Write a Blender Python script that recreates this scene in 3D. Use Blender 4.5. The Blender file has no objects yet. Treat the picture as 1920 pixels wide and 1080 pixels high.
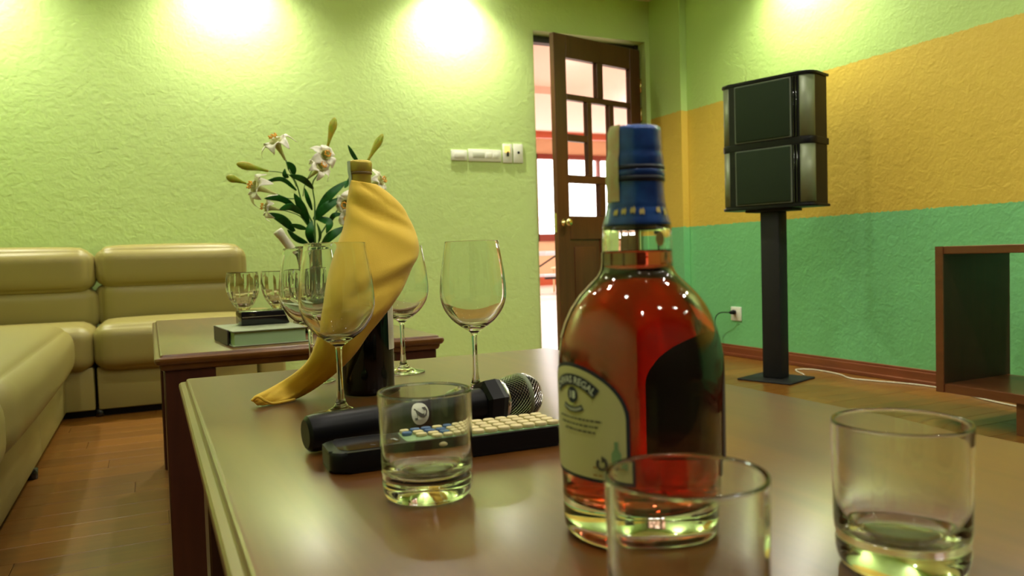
import bpy, bmesh, math, random
import numpy as np
from mathutils import Vector, Matrix
random.seed(7)
SC = bpy.context.scene
COL = SC.collection
PI = math.pi
# ------------------------------------------------------------------ camera
EYE = Vector((0.0, 0.0, 0.69)); FPX = 1455.0
YAW, PITCH, ROLL = 0.4359, 0.03955, -0.02964
fw = Vector((math.sin(YAW)*math.cos(PITCH), math.cos(YAW)*math.cos(PITCH), -math.sin(PITCH)))
r0 = Vector((math.cos(YAW), -math.sin(YAW), 0)); u0 = r0.cross(fw)
rt = math.cos(ROLL)*r0 + math.sin(ROLL)*u0
up = math.cos(ROLL)*u0 - math.sin(ROLL)*r0
cam_d = bpy.data.cameras.new('camera'); cam = bpy.data.objects.new('camera', cam_d); COL.objects.link(cam)
m = Matrix.Identity(4)
for i in range(3):
    m[i][0] = rt[i]; m[i][1] = up[i]; m[i][2] = -fw[i]; m[i][3] = EYE[i]
cam.matrix_world = m
cam_d.sensor_width = 36; cam_d.lens = FPX/1920*36; cam_d.clip_start = 0.02; cam_d.clip_end = 100
cam_d.dof.use_dof = True; cam_d.dof.focus_distance = 1.15; cam_d.dof.aperture_fstop = 9.0
SC.camera = cam
# ------------------------------------------------------------------ world, light, exposure
w = bpy.data.worlds.new('world'); SC.world = w; w.use_nodes = True
w.node_tree.nodes['Background'].inputs[0].default_value = (0.9, 0.95, 1.0, 1)
w.node_tree.nodes['Background'].inputs[1].default_value = 0.3
SC.view_settings.view_transform = 'Standard'; SC.view_settings.look = 'None'
SC.view_settings.gamma = 1; SC.view_settings.use_curve_mapping = False
SC.view_settings.exposure = 0.64
cy = SC.cycles
cy.max_bounces = 14; cy.diffuse_bounces = 4; cy.glossy_bounces = 6; cy.transmission_bounces = 14
cy.transparent_max_bounces = 12; cy.caustics_reflective = False; cy.caustics_refractive = False
cy.sample_clamp_indirect = 6.0; cy.use_denoising = True; cy.volume_bounces = 0
WASH = 74.0      # wall washer lamps, watts
GRID = 4.6      # room downlights, watts
HALL = 70.0     # added fill lights under the hall ceiling, watts
LAMP_COL = (1.0, 0.955, 0.76)

# ------------------------------------------------------------------ ray helpers (photo measurements -> world points on real planes)
def ray(x, y): return fw + (x-960)/FPX*rt - (y-540)/FPX*up
def at_y(x, y, Y): d = ray(x, y); return EYE + d*(Y/d.y)
def at_z(x, y, Z): d = ray(x, y); return EYE + d*((Z-EYE.z)/d.z)
TZ = 0.505       # table top height
YW = 4.78        # back wall
XW = 3.45        # right wall
CZ = 2.53        # ceiling

# ------------------------------------------------------------------ materials
def new_mat(name):
    mt = bpy.data.materials.new(name); mt.use_nodes = True
    nt = mt.node_tree; b = nt.nodes['Principled BSDF']
    return mt, nt, b
def principled(name, col, rough=0.5, metal=0.0, spec=0.5, coat=0.0, bump=None, vary=None, sheen=0):
    mt, nt, b = new_mat(name)
    b.inputs['Base Color'].default_value = (*col, 1); b.inputs['Roughness'].default_value = rough
    b.inputs['Metallic'].default_value = metal; b.inputs['Specular IOR Level'].default_value = spec
    b.inputs['Coat Weight'].default_value = coat; b.inputs['Sheen Weight'].default_value = sheen
    tc = nt.nodes.new('ShaderNodeTexCoord')
    if bump:
        sc_, st, dist = bump
        n = nt.nodes.new('ShaderNodeTexNoise'); n.inputs['Scale'].default_value = sc_; n.inputs['Detail'].default_value = 4
        nt.links.new(tc.outputs['Object'], n.inputs['Vector'])
        bp = nt.nodes.new('ShaderNodeBump'); bp.inputs['Strength'].default_value = st; bp.inputs['Distance'].default_value = dist
        nt.links.new(n.outputs['Fac'], bp.inputs['Height']); nt.links.new(bp.outputs['Normal'], b.inputs['Normal'])
    if vary:
        col2, sc_, stretch = vary
        mp = nt.nodes.new('ShaderNodeMapping'); mp.inputs['Scale'].default_value = stretch
        n = nt.nodes.new('ShaderNodeTexNoise'); n.inputs['Scale'].default_value = sc_; n.inputs['Detail'].default_value = 5
        nt.links.new(tc.outputs['Object'], mp.inputs['Vector']); nt.links.new(mp.outputs[0], n.inputs['Vector'])
        rp = nt.nodes.new('ShaderNodeMapRange'); rp.inputs[1].default_value = 0.35; rp.inputs[2].default_value = 0.65
        nt.links.new(n.outputs['Fac'], rp.inputs[0])
        mx = nt.nodes.new('ShaderNodeMix'); mx.data_type = 'RGBA'
        mx.inputs[6].default_value = (*col, 1); mx.inputs[7].default_value = (*col2, 1)
        nt.links.new(rp.outputs[0], mx.inputs[0]); nt.links.new(mx.outputs[2], b.inputs['Base Color'])
    return mt
def emission(name, col, strength):
    mt, nt, b = new_mat(name)
    b.inputs['Base Color'].default_value = (0, 0, 0, 1)
    b.inputs['Emission Color'].default_value = (*col, 1); b.inputs['Emission Strength'].default_value = strength
    return mt
def glass(name, tint=(1, 1, 1), rough=0.0, ior=1.5):
    mt, nt, b = new_mat(name)
    b.inputs['Base Color'].default_value = (*tint, 1); b.inputs['Roughness'].default_value = rough
    b.inputs['IOR'].default_value = ior; b.inputs['Transmission Weight'].default_value = 1
    return mt
def plaster(name, bands=None, base=(0.5, 0.6, 0.16)):
    """lumpy sprayed wall paint; bands = [(z, colour)] painted above each height"""
    mt, nt, b = new_mat(name)
    b.inputs['Roughness'].default_value = 0.5; b.inputs['Specular IOR Level'].default_value = 0.35
    g = nt.nodes.new('ShaderNodeNewGeometry')
    n = nt.nodes.new('ShaderNodeTexNoise'); n.inputs['Scale'].default_value = 26; n.inputs['Detail'].default_value = 3
    n.inputs['Distortion'].default_value = 0.8
    v = nt.nodes.new('ShaderNodeTexNoise'); v.inputs['Scale'].default_value = 70; v.inputs['Detail'].default_value = 2
    for q in (n, v): nt.links.new(g.outputs['Position'], q.inputs['Vector'])
    ad = nt.nodes.new('ShaderNodeMath'); ad.operation = 'MULTIPLY_ADD'; ad.inputs[1].default_value = 0.35
    nt.links.new(v.outputs['Fac'], ad.inputs[0]); nt.links.new(n.outputs['Fac'], ad.inputs[2])
    bp = nt.nodes.new('ShaderNodeBump'); bp.inputs['Strength'].default_value = 0.38; bp.inputs['Distance'].default_value = 0.006
    nt.links.new(ad.outputs[0], bp.inputs['Height']); nt.links.new(bp.outputs['Normal'], b.inputs['Normal'])
    if bands:
        sx = nt.nodes.new('ShaderNodeSeparateXYZ'); nt.links.new(g.outputs['Position'], sx.inputs[0])
        wob = nt.nodes.new('ShaderNodeMath'); wob.operation = 'MULTIPLY_ADD'; wob.inputs[1].default_value = 0.02
        nt.links.new(v.outputs['Fac'], wob.inputs[0]); nt.links.new(sx.outputs['Z'], wob.inputs[2])
        prev = None
        for z, c in bands:
            mx = nt.nodes.new('ShaderNodeMix'); mx.data_type = 'RGBA'
            if prev is None: mx.inputs[6].default_value = (*base, 1)
            else: nt.links.new(prev, mx.inputs[6])
            mx.inputs[7].default_value = (*c, 1)
            gt = nt.nodes.new('ShaderNodeMath'); gt.operation = 'GREATER_THAN'; gt.inputs[1].default_value = z+0.01
            nt.links.new(wob.outputs[0], gt.inputs[0]); nt.links.new(gt.outputs[0], mx.inputs[0]); prev = mx.outputs[2]
        nt.links.new(prev, b.inputs['Base Color'])
    else: b.inputs['Base Color'].default_value = (*base, 1)
    return mt
def wood(name, c1, c2, rough, axis='X', scale=9, coat=0.0, rnd=False, bump=0.05, spec=0.5):
    mt, nt, b = new_mat(name)
    tc = nt.nodes.new('ShaderNodeTexCoord'); mp = nt.nodes.new('ShaderNodeMapping')
    s = {'X': (0.08, 1, 1), 'Y': (1, 0.08, 1), 'Z': (1, 1, 0.08)}[axis]; mp.inputs['Scale'].default_value = s
    nt.links.new(tc.outputs['Object'], mp.inputs['Vector'])
    oi = nt.nodes.new('ShaderNodeObjectInfo')
    if rnd:
        ml = nt.nodes.new('ShaderNodeMath'); ml.operation = 'MULTIPLY'; ml.inputs[1].default_value = 37
        nt.links.new(oi.outputs['Random'], ml.inputs[0])
        cb = nt.nodes.new('ShaderNodeCombineXYZ'); nt.links.new(ml.outputs[0], cb.inputs[1]); nt.links.new(ml.outputs[0], cb.inputs[0])
        nt.links.new(cb.outputs[0], mp.inputs['Location'])
    n = nt.nodes.new('ShaderNodeTexNoise'); n.inputs['Scale'].default_value = scale*4; n.inputs['Detail'].default_value = 6
    n.inputs['Roughness'].default_value = 0.6; n.inputs['Distortion'].default_value = 0.6
    nt.links.new(mp.outputs[0], n.inputs['Vector'])
    rp = nt.nodes.new('ShaderNodeMapRange'); rp.inputs[1].default_value = 0.3; rp.inputs[2].default_value = 0.7
    nt.links.new(n.outputs['Fac'], rp.inputs[0])
    mx = nt.nodes.new('ShaderNodeMix'); mx.data_type = 'RGBA'
    mx.inputs[6].default_value = (*c1, 1); mx.inputs[7].default_value = (*c2, 1); nt.links.new(rp.outputs[0], mx.inputs[0])
    out = mx.outputs[2]
    if rnd:
        hs = nt.nodes.new('ShaderNodeHueSaturation'); mr = nt.nodes.new('ShaderNodeMapRange')
        mr.inputs[3].default_value = 0.85; mr.inputs[4].default_value = 1.12
        nt.links.new(oi.outputs['Random'], mr.inputs[0]); nt.links.new(mr.outputs[0], hs.inputs['Value']); nt.links.new(out, hs.inputs['Color'])
        out = hs.outputs[0]
    nt.links.new(out, b.inputs['Base Color'])
    b.inputs['Roughness'].default_value = rough; b.inputs['Coat Weight'].default_value = coat; b.inputs['Coat Roughness'].default_value = 0.22
    b.inputs['Specular IOR Level'].default_value = spec
    bp = nt.nodes.new('ShaderNodeBump'); bp.inputs['Strength'].default_value = bump; bp.inputs['Distance'].default_value = 0.002
    nt.links.new(n.outputs['Fac'], bp.inputs['Height']); nt.links.new(bp.outputs['Normal'], b.inputs['Normal'])
    return mt

LIME = (0.50, 0.66, 0.255)
M = dict(
    wall_dark=principled('unseen wall darkened for reflections', (0.05, 0.03, 0.015), 0.6),  # unseen front wall, made dark to keep green haze out of reflections
    wall=plaster('lime wall paint', None, LIME),
    wall_r=plaster('striped wall paint', [(0.868, (0.60, 0.43, 0.065)), (1.675, (0.42, 0.60, 0.19))], (0.17, 0.50, 0.21)),
    ceiling=principled('ceiling paint', (0.78, 0.66, 0.50), 0.8),
    floor_wood=wood('laminate plank', (0.14, 0.055, 0.007), (0.22, 0.088, 0.011), 0.32, 'X', 7, 0.12, True),
    floor_gap=principled('plank joint', (0.10, 0.05, 0.015), 0.7),
    table=wood('brown table varnish', (0.10, 0.034, 0.005), (0.165, 0.060, 0.009), 0.32, 'Y', 5, 0.5, False, 0.06),
    table_dark=wood('dark red table wood', (0.045, 0.012, 0.007), (0.075, 0.020, 0.010), 0.3, 'Z', 5, 0.4),
    door=wood('door wood', (0.065, 0.019, 0.005), (0.105, 0.034, 0.009), 0.35, 'Z', 5, 0.2),
    door_dark=principled('dark door frame', (0.02, 0.012, 0.008), 0.5),
    base=wood('skirting wood', (0.15, 0.035, 0.015), (0.22, 0.06, 0.02), 0.35, 'Y', 5, 0.3),
    cab=wood('cabinet wood', (0.10, 0.03, 0.010), (0.16, 0.05, 0.015), 0.35, 'Y', 5, 0.2),
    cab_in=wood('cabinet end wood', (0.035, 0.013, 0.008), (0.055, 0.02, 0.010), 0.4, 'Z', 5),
    leather=principled('khaki leather', (0.27, 0.225, 0.070), 0.42, spec=0.4, bump=(220, 0.12, 0.002)),
    black=principled('black plastic', (0.005, 0.005, 0.006), 0.36, spec=0.2),
    black_gloss=principled('gloss black plastic', (0.005, 0.005, 0.006), 0.12, coat=0.25),
    black_mat=principled('matt black metal', (0.010, 0.010, 0.011), 0.6, spec=0.25),
    grille=principled('speaker cloth', (0.016, 0.028, 0.013), 0.85, spec=0.2, bump=(900, 0.3, 0.001)),
    grille_edge=principled('grille edge', (0.10, 0.12, 0.09), 0.5),
    silver=principled('silver green trim', (0.17, 0.20, 0.12), 0.45, metal=0.15),
    white_plastic=principled('switch plastic', (0.72, 0.74, 0.66), 0.35),
    grey_plastic=principled('grey rocker', (0.50, 0.53, 0.44), 0.4),
    amber_lamp=emission('key light', (1.0, 0.62, 0.14), 1.1),
    chrome=principled('steel', (0.75, 0.75, 0.72), 0.22, metal=1.0),
    brass=principled('brass knob', (0.75, 0.62, 0.30), 0.18, metal=1.0),
    glass=glass('clear glass', (0.975, 1.0, 0.975)),
    glass_thick=glass('bottle glass', (0.97, 1.0, 0.96)),
    water=glass('water', (0.95, 1.0, 0.97), 0, 1.33),
    green_glass=glass('dark green glass', (0.05, 0.12, 0.04)),
    wine_black=principled('dark wine bottle glass', (0.003, 0.003, 0.003), 0.08, spec=0.4),
    foil=principled('gold foil', (0.52, 0.40, 0.07), 0.38, metal=0.55, bump=(60, 0.2, 0.002)),
    foil_dark=principled('dark foil groove', (0.16, 0.10, 0.02), 0.5),
    paper=principled('cream paper', (0.72, 0.70, 0.58), 0.6),
    paper_blue=principled('pale stamp paper', (0.45, 0.58, 0.55), 0.6, vary=((0.62, 0.68, 0.6), 120, (1, 1, 1))),
    stamp=principled('tax stamp paper', (0.52, 0.52, 0.24), 0.6, vary=((0.55, 0.36, 0.18), 110, (1, 1, 1))),
    label=principled('bottle label', (0.60, 0.55, 0.28), 0.5),
    navy=principled('navy print', (0.012, 0.018, 0.045), 0.45),
    ink=principled('dark ink', (0.07, 0.06, 0.05), 0.6),
    ink_red=principled('ochre ink', (0.42, 0.24, 0.10), 0.6),
    pale=principled('pale print', (0.75, 0.78, 0.70), 0.5),
    blue_foil=principled('blue foil', (0.007, 0.034, 0.20), 0.26, metal=0.3, coat=0.5, bump=(90, 0.25, 0.0015), vary=((0.02, 0.09, 0.36), 60, (1, 1, 1))),
    blue_dark=principled('dark blue ring', (0.004, 0.008, 0.03), 0.4),
    gold=principled('gold print', (0.55, 0.42, 0.14), 0.35, metal=0.6),
    front_label=principled('front label back side', (0.04, 0.02, 0.03), 0.6),
    napkin=principled('yellow napkin cloth', (0.84, 0.56, 0.055), 0.85, bump=(700, 0.25, 0.0006), sheen=0.2),
    cream_btn=principled('cream rubber', (0.70, 0.58, 0.30), 0.5),
    blue_btn=principled('blue rubber', (0.02, 0.09, 0.28), 0.4),
    label_green=principled('pale green print', (0.22, 0.36, 0.18), 0.4),
    grey_print=principled('grey print', (0.4, 0.42, 0.38), 0.5),
    petal=principled('lily petal', (0.86, 0.84, 0.70), 0.5, sheen=0.1),
    petal_g=principled('lily trumpet', (0.50, 0.52, 0.18), 0.5),
    anther=principled('orange anther', (0.90, 0.42, 0.03), 0.6),
    bud=principled('lily bud', (0.27, 0.38, 0.02), 0.5, spec=0.3, vary=((0.42, 0.32, 0.03), 40, (1, 1, 1))),
    leaf=principled('lily leaf', (0.008, 0.075, 0.010), 0.38, spec=0.35, vary=((0.02, 0.16, 0.02), 30, (1, 1, 1))),
    stem=principled('lily stem', (0.06, 0.17, 0.03), 0.45),
    book_cover=principled('grey book cover', (0.24, 0.27, 0.17), 0.45),
    book_spine=principled('dark spine', (0.05, 0.03, 0.03), 0.5),
    book_page=principled('pale green page block', (0.34, 0.50, 0.27), 0.7),
    hall_wall=principled('hall wall', (0.80, 0.52, 0.32), 0.8),
    hall_red=principled('hall red beam', (0.50, 0.10, 0.04), 0.6),
    hall_ceiling=principled('hall ceiling', (0.86, 0.62, 0.50), 0.8),
    hall_floor=principled('hall tile', (0.80, 0.70, 0.66), 0.25),
    hall_wood=principled('hall window wood', (0.22, 0.03, 0.012), 0.5),
    window=emission('daylight window glass', (1.0, 0.98, 0.95), 4.0),
    table_blue=principled('pale folding table top', (0.55, 0.60, 0.66), 0.4),
    chair_wood=principled('pale chair wood', (0.75, 0.58, 0.32), 0.5),
    lamp=emission('lamp lens', (1.0, 0.96, 0.86), 260.0),
    cable=principled('pale cable', (0.55, 0.50, 0.38), 0.5),
)
def pane_glass():
    mt, nt, b = new_mat('ribbed pane glass')
    b.inputs['Base Color'].default_value = (1, 0.98, 0.95, 1); b.inputs['Roughness'].default_value = 0.22
    b.inputs['Transmission Weight'].default_value = 1; b.inputs['IOR'].default_value = 1.2
    return mt
M['pane_rough'] = pane_glass()
M['pane'] = glass('door pane glass', (1, 1, 1), 0.04, 1.15)

# ------------------------------------------------------------------ object helpers
def world_of(o):
    l = o.matrix_basis if o.type == 'CAMERA' else Matrix.LocRotScale(o.location, o.rotation_euler, o.scale)
    return (world_of(o.parent) @ o.matrix_parent_inverse @ l) if o.parent else l
def adopt(o, p):
    if p is not None:
        o.parent = p; o.matrix_parent_inverse = world_of(p).inverted()
    return o
def mesh(name, verts, faces, mat, parent=None, smooth=False, mats=None, fm=None):
    me = bpy.data.meshes.new(name); me.from_pydata([tuple(v) for v in verts], [], faces); me.update()
    for q in (mats or [mat]): me.materials.append(q)
    if fm: me.polygons.foreach_set('material_index', fm)
    if smooth: me.polygons.foreach_set('use_smooth', [True]*len(me.polygons))
    o = bpy.data.objects.new(name, me); COL.objects.link(o)
    return adopt(o, parent)
def from_bm(name, bm, mat, parent=None, smooth=False):
    me = bpy.data.meshes.new(name); bmesh.ops.recalc_face_normals(bm, faces=bm.faces[:]); bm.to_mesh(me); bm.free()
    me.materials.append(mat)
    if smooth: me.polygons.foreach_set('use_smooth', [True]*len(me.polygons))
    o = bpy.data.objects.new(name, me); COL.objects.link(o)
    return adopt(o, parent)
def auto_smooth(o, ang=35):
    me = o.data
    me.polygons.foreach_set('use_smooth', [True]*len(me.polygons))
    bm = bmesh.new(); bm.from_mesh(me)
    for e in bm.edges:
        if len(e.link_faces) == 2 and e.calc_face_angle(0) > math.radians(ang): e.smooth = False
    bm.to_mesh(me); bm.free(); return o
def add_box(bm, lo, hi, mat4=None, bevel=0, seg=2):
    r = bmesh.ops.create_cube(bm, size=1)
    c = [(a+b)/2 for a, b in zip(lo, hi)]; s = [abs(b-a) for a, b in zip(lo, hi)]
    for v in r['verts']:
        v.co = Vector((v.co.x*s[0]+c[0], v.co.y*s[1]+c[1], v.co.z*s[2]+c[2]))
    if bevel:
        es = set(e for v in r['verts'] for e in v.link_edges)
        rr = bmesh.ops.bevel(bm, geom=list(es), offset=bevel, segments=seg, profile=0.5, affect='EDGES')
        vs = set(v for f in rr['faces'] for v in f.verts) | set(v for v in r['verts'] if v.is_valid)
    else: vs = set(r['verts'])
    if mat4 is not None:
        allv = set(); stack = list(vs)
        while stack:
            v = stack.pop()
            if v in allv: continue
            allv.add(v); stack += [e.other_vert(v) for e in v.link_edges]
        for v in allv: v.co = mat4 @ v.co
def box(name, lo, hi, mat, parent=None, bevel=0, seg=2, mat4=None):
    bm = bmesh.new(); add_box(bm, lo, hi, mat4, bevel, seg)
    o = from_bm(name, bm, mat, parent)
    return auto_smooth(o, 40) if bevel else o
def boxes(name, lst, mat, parent=None, bevel=0, mat4=None):
    bm = bmesh.new()
    for lo, hi in lst: add_box(bm, lo, hi, mat4, bevel, 1)
    return from_bm(name, bm, mat, parent)
def cushion(name, lo, hi, mat, parent, r=0.06, bulge=0.015, n=14):
    """soft box: rounded edges and slightly swollen faces"""
    c = Vector([(a+b)/2 for a, b in zip(lo, hi)]); h = Vector([(b-a)/2 for a, b in zip(lo, hi)])
    bm = bmesh.new(); bmesh.ops.create_cube(bm, size=2)
    bmesh.ops.subdivide_edges(bm, edges=bm.edges[:], cuts=n, use_grid_fill=True)
    for v in bm.verts:
        p = Vector((v.co.x, v.co.y, v.co.z))
        # denser samples near edges
        q = Vector([math.copysign(1-(1-abs(t))**1.6, t) if abs(t) < 1 else t for t in p])
        P = Vector((q.x*h.x, q.y*h.y, q.z*h.z))
        core = Vector([max(-hh+r, min(hh-r, t)) for t, hh in zip(P, h)])
        d = P-core
        if d.length > 1e-9: P = core + d.normalized()*r
        f = (1-q.x**2), (1-q.y**2), (1-q.z**2)
        nrm = [abs(p.x) == 1, abs(p.y) == 1, abs(p.z) == 1]
        b = bulge*math.sqrt(max(0, (f[1] if not nrm[1] else 1)*(f[2] if not nrm[2] else 1)*(f[0] if not nrm[0] else 1)))
        ax = 0 if nrm[0] else (1 if nrm[1] else 2)
        if sum(nrm) == 1: P[ax] += math.copysign(b, p[ax])
        v.co = c + P
    return from_bm(name, bm, mat, parent, True)
def smooth_path(pts, n=8):
    P = [Vector(p) for p in pts]; out = []
    Q = [2*P[0]-P[1]] + P + [2*P[-1]-P[-2]]
    for i in range(1, len(Q)-2):
        for k in range(n):
            t = k/n
            a, b, c, d = Q[i-1], Q[i], Q[i+1], Q[i+2]
            out.append(0.5*((2*b)+(c-a)*t+(2*a-5*b+4*c-d)*t*t+(3*b-a-3*c+d)*t**3))
    return out+[P[-1]]
def dense(prof, n=5):
    """spline through a profile so that interpolated normals stay true"""
    out = [(max(0.0, p.x), p.y) for p in smooth_path([Vector((a, b, 0)) for a, b in prof], n)]
    return [(0 if (i in (0, len(out)-1) and r_ < 1e-4) else max(r_, 1e-5), z_) for i, (r_, z_) in enumerate(out)]
def lathe(name, prof, mat, parent=None, center=(0, 0, 0), seg=64, rot=None, smooth=True, closed=False, sharp=None):
    """prof = [(r, z)]; r = 0 ends are capped by a single vertex"""
    verts = []; rings = []
    for r, z in prof:
        if r < 1e-6: rings.append([len(verts)]); verts.append(Vector((0, 0, z)))
        else:
            rings.append(list(range(len(verts), len(verts)+seg)))
            verts += [Vector((r*math.cos(2*PI*k/seg), r*math.sin(2*PI*k/seg), z)) for k in range(seg)]
    faces = []
    pairs = list(zip(rings, rings[1:])) + ([(rings[-1], rings[0])] if closed else [])
    for a, b in pairs:
        for k in range(seg):
            k2 = (k+1) % seg
            if len(a) == 1 and len(b) == 1: break
            if len(a) == 1: faces.append((a[0], b[k2], b[k]))
            elif len(b) == 1: faces.append((a[k], a[k2], b[0]))
            else: faces.append((a[k], a[k2], b[k2], b[k]))
    T = Matrix.Translation(Vector(center)) @ (rot.to_4x4() if rot is not None else Matrix.Identity(4))
    o = mesh(name, [T @ v for v in verts], faces, mat, parent, smooth)
    bm = bmesh.new(); bm.from_mesh(o.data); bmesh.ops.recalc_face_normals(bm, faces=bm.faces[:]); bm.to_mesh(o.data); bm.free()
    if sharp: auto_smooth(o, sharp)
    return o
def tube(name, pts, rad, mat, parent=None, seg=8, n=6):
    path = smooth_path(pts, n); N = len(path); verts = []; faces = []
    ref = Vector((0.13, 0.31, 0.94))
    for i, p in enumerate(path):
        t = (path[min(i+1, N-1)]-path[max(i-1, 0)]).normalized()
        a = t.cross(ref)
        if a.length < 0.1: a = t.cross(Vector((1, 0, 0)))
        a.normalize(); b = t.cross(a)
        r = rad(i/(N-1)) if callable(rad) else rad
        verts += [p + a*(r*math.cos(2*PI*k/seg)) + b*(r*math.sin(2*PI*k/seg)) for k in range(seg)]
    for i in range(N-1):
        for k in range(seg):
            k2 = (k+1) % seg
            faces.append((i*seg+k, i*seg+k2, (i+1)*seg+k2, (i+1)*seg+k))
    faces.append(tuple(range(seg))[::-1]); faces.append(tuple((N-1)*seg+k for k in range(seg)))
    return mesh(name, verts, faces, mat, parent, True)
def extrude_outline(name, pts2, z0, z1, mat, parent=None, mat4=None, bevel=0):
    """pts2 CCW outline in XY between z0 and z1"""
    n = len(pts2)
    vs = [Vector((x, y, z0)) for x, y in pts2]+[Vector((x, y, z1)) for x, y in pts2]
    fs = [tuple(range(n))[::-1], tuple(range(n, 2*n))]+[(k, (k+1) % n, n+(k+1) % n, n+k) for k in range(n)]
    bm = bmesh.new(); bv = [bm.verts.new(v) for v in vs]
    for f in fs: bm.faces.new([bv[i] for i in f])
    if bevel: 
        es = [e for e in bm.edges if abs(e.verts[0].co.z-e.verts[1].co.z) < 1e-7]
        bmesh.ops.bevel(bm, geom=es, offset=bevel, segments=3, profile=0.5, affect='EDGES')
    if mat4 is not None: bmesh.ops.transform(bm, matrix=mat4, verts=bm.verts[:])
    return auto_smooth(from_bm(name, bm, mat, parent), 30)
def rounded_rect(w_, h_, r, n=6):
    out = []
    for cx, cy_, a0 in ((w_/2-r, h_/2-r, 0), (-w_/2+r, h_/2-r, 90), (-w_/2+r, -h_/2+r, 180), (w_/2-r, -h_/2+r, 270)):
        for k in range(n+1):
            a = math.radians(a0+90*k/n); out.append((cx+r*math.cos(a), cy_+r*math.sin(a)))
    return out
def thing(name, label, cat, loc=(0, 0, 0), rz=0, group=None):
    o = bpy.data.objects.new(name, None); COL.objects.link(o); o.empty_display_size = 0.05
    o.location = loc; o.rotation_euler = (0, 0, rz); o['label'] = label; o['category'] = cat
    if group: o['group'] = group
    return o
def tag(o, label, cat, group=None):
    o['label'] = label; o['category'] = cat
    if group: o['group'] = group
    return o
def struct(o): o['kind'] = 'structure'; return o
def dup(o, parent=None):
    kids = [c for c in o.children if c.name in bpy.data.objects]
    c = o.copy(); COL.objects.link(c)
    if parent is not None: c.parent = parent
    for k in kids: dup(k, c)
    return c
def text_mesh(s, size, bold=0.0):
    cu = bpy.data.curves.new('txt', 'FONT'); cu.body = s; cu.size = size; cu.align_x = 'CENTER'; cu.align_y = 'CENTER'
    cu.offset = bold; cu.resolution_u = 2
    ob = bpy.data.objects.new('txt', cu); COL.objects.link(ob)
    bpy.context.view_layer.update()
    me = bpy.data.meshes.new_from_object(ob.evaluated_get(bpy.context.evaluated_depsgraph_get()))
    vs = [v.co.copy() for v in me.vertices]; fs = [tuple(p.vertices) for p in me.polygons]
    bpy.data.objects.remove(ob); bpy.data.curves.remove(cu); bpy.data.meshes.remove(me)
    return vs, fs

# ================================================================== ROOM SHELL
struct(box('ceiling', (-1.35, -1.65, CZ), (XW+0.15, YW+0.2, CZ+0.1), M['ceiling']))
OX0, OX1, OZ = 2.441, 3.36, 2.235            # door opening
WT = 0.18
struct(boxes('wall_back', [((-1.35, YW, -0.1), (OX0, YW+WT, CZ)), ((OX1, YW, -0.1), (XW+0.15, YW+WT, CZ)), ((OX0, YW, OZ), (OX1, YW+WT, CZ))], M['wall']))
struct(box('wall_right', (XW, -1.65, -0.1), (XW+0.15, YW, CZ), M['wall_r']))
struct(box('trim_1', (XW-0.055, 4.42, 0), (XW, YW, CZ), M['wall_r']))
struct(box('wall_left', (-1.35, -1.65, -0.1), (-1.25, YW, CZ), M['wall']))
struct(box('wall_front', (-1.35, -1.65, -0.1), (XW+0.15, -1.55, CZ), M['wall_dark']))
fl = struct(box('floor', (-1.3, -1.6, -0.1), (XW+0.1, YW+WT, -0.004), M['floor_gap']))
# laminate planks, laid across the room
pw, plen = 0.125, 1.2
bm = bmesh.new(); add_box(bm, (0, 0, -0.006), (plen-0.0015, pw-0.0015, 0.0), None, 0.0008, 1)
pl0 = from_bm('plank', bm, M['floor_wood'])
pm = pl0.data; bpy.data.objects.remove(pl0)
row = 0; y = 0.9
while y < YW-0.02:
    x = -1.25 - (row*0.43 % 1.2)
    while x < XW:
        if x+plen > -1.0:
            p = bpy.data.objects.new('plank', pm); COL.objects.link(p); p.location = (x, y, 0)
            if x+plen > XW: p.scale.x = (XW-x)/plen
            adopt(p, fl)
        x += plen
    y += pw; row += 1
bb = bmesh.new()
add_box(bb, (XW-0.016, -1.5, 0), (XW, 4.42, 0.062), None, 0.002, 1); add_box(bb, (XW-0.022, -1.5, 0), (XW, 4.42, 0.022), None, 0.004, 2)
add_box(bb, (XW-0.010, -1.5, 0.06), (XW, 4.42, 0.076), None, 0.003, 2)
struct(from_bm('baseboard_right', bb, M['base']))

# ------------------------------------------------------------------ door
door = thing('door_1', 'brown wooden door with nine glass panes standing ajar', 'door', (3.345, 4.875, 0), 0); del door['label']; del door['category']; struct(door)
boxes('door_frame', [((OX0, YW+0.11, OZ-0.045), (OX1, YW+WT, OZ)), ((OX1-0.03, YW+0.09, 0), (OX1, YW+WT, OZ)), ((OX0, YW+0.13, 0), (OX0+0.004, YW+WT, OZ))], M['door_dark'], door)
LW, LT = 0.86, 0.042
ang = math.radians(14)
ex = Vector((-math.cos(ang), -math.sin(ang), 0))     # hinge -> latch
ey = Vector((math.sin(ang), -math.cos(ang), 0))      # towards the room
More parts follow.
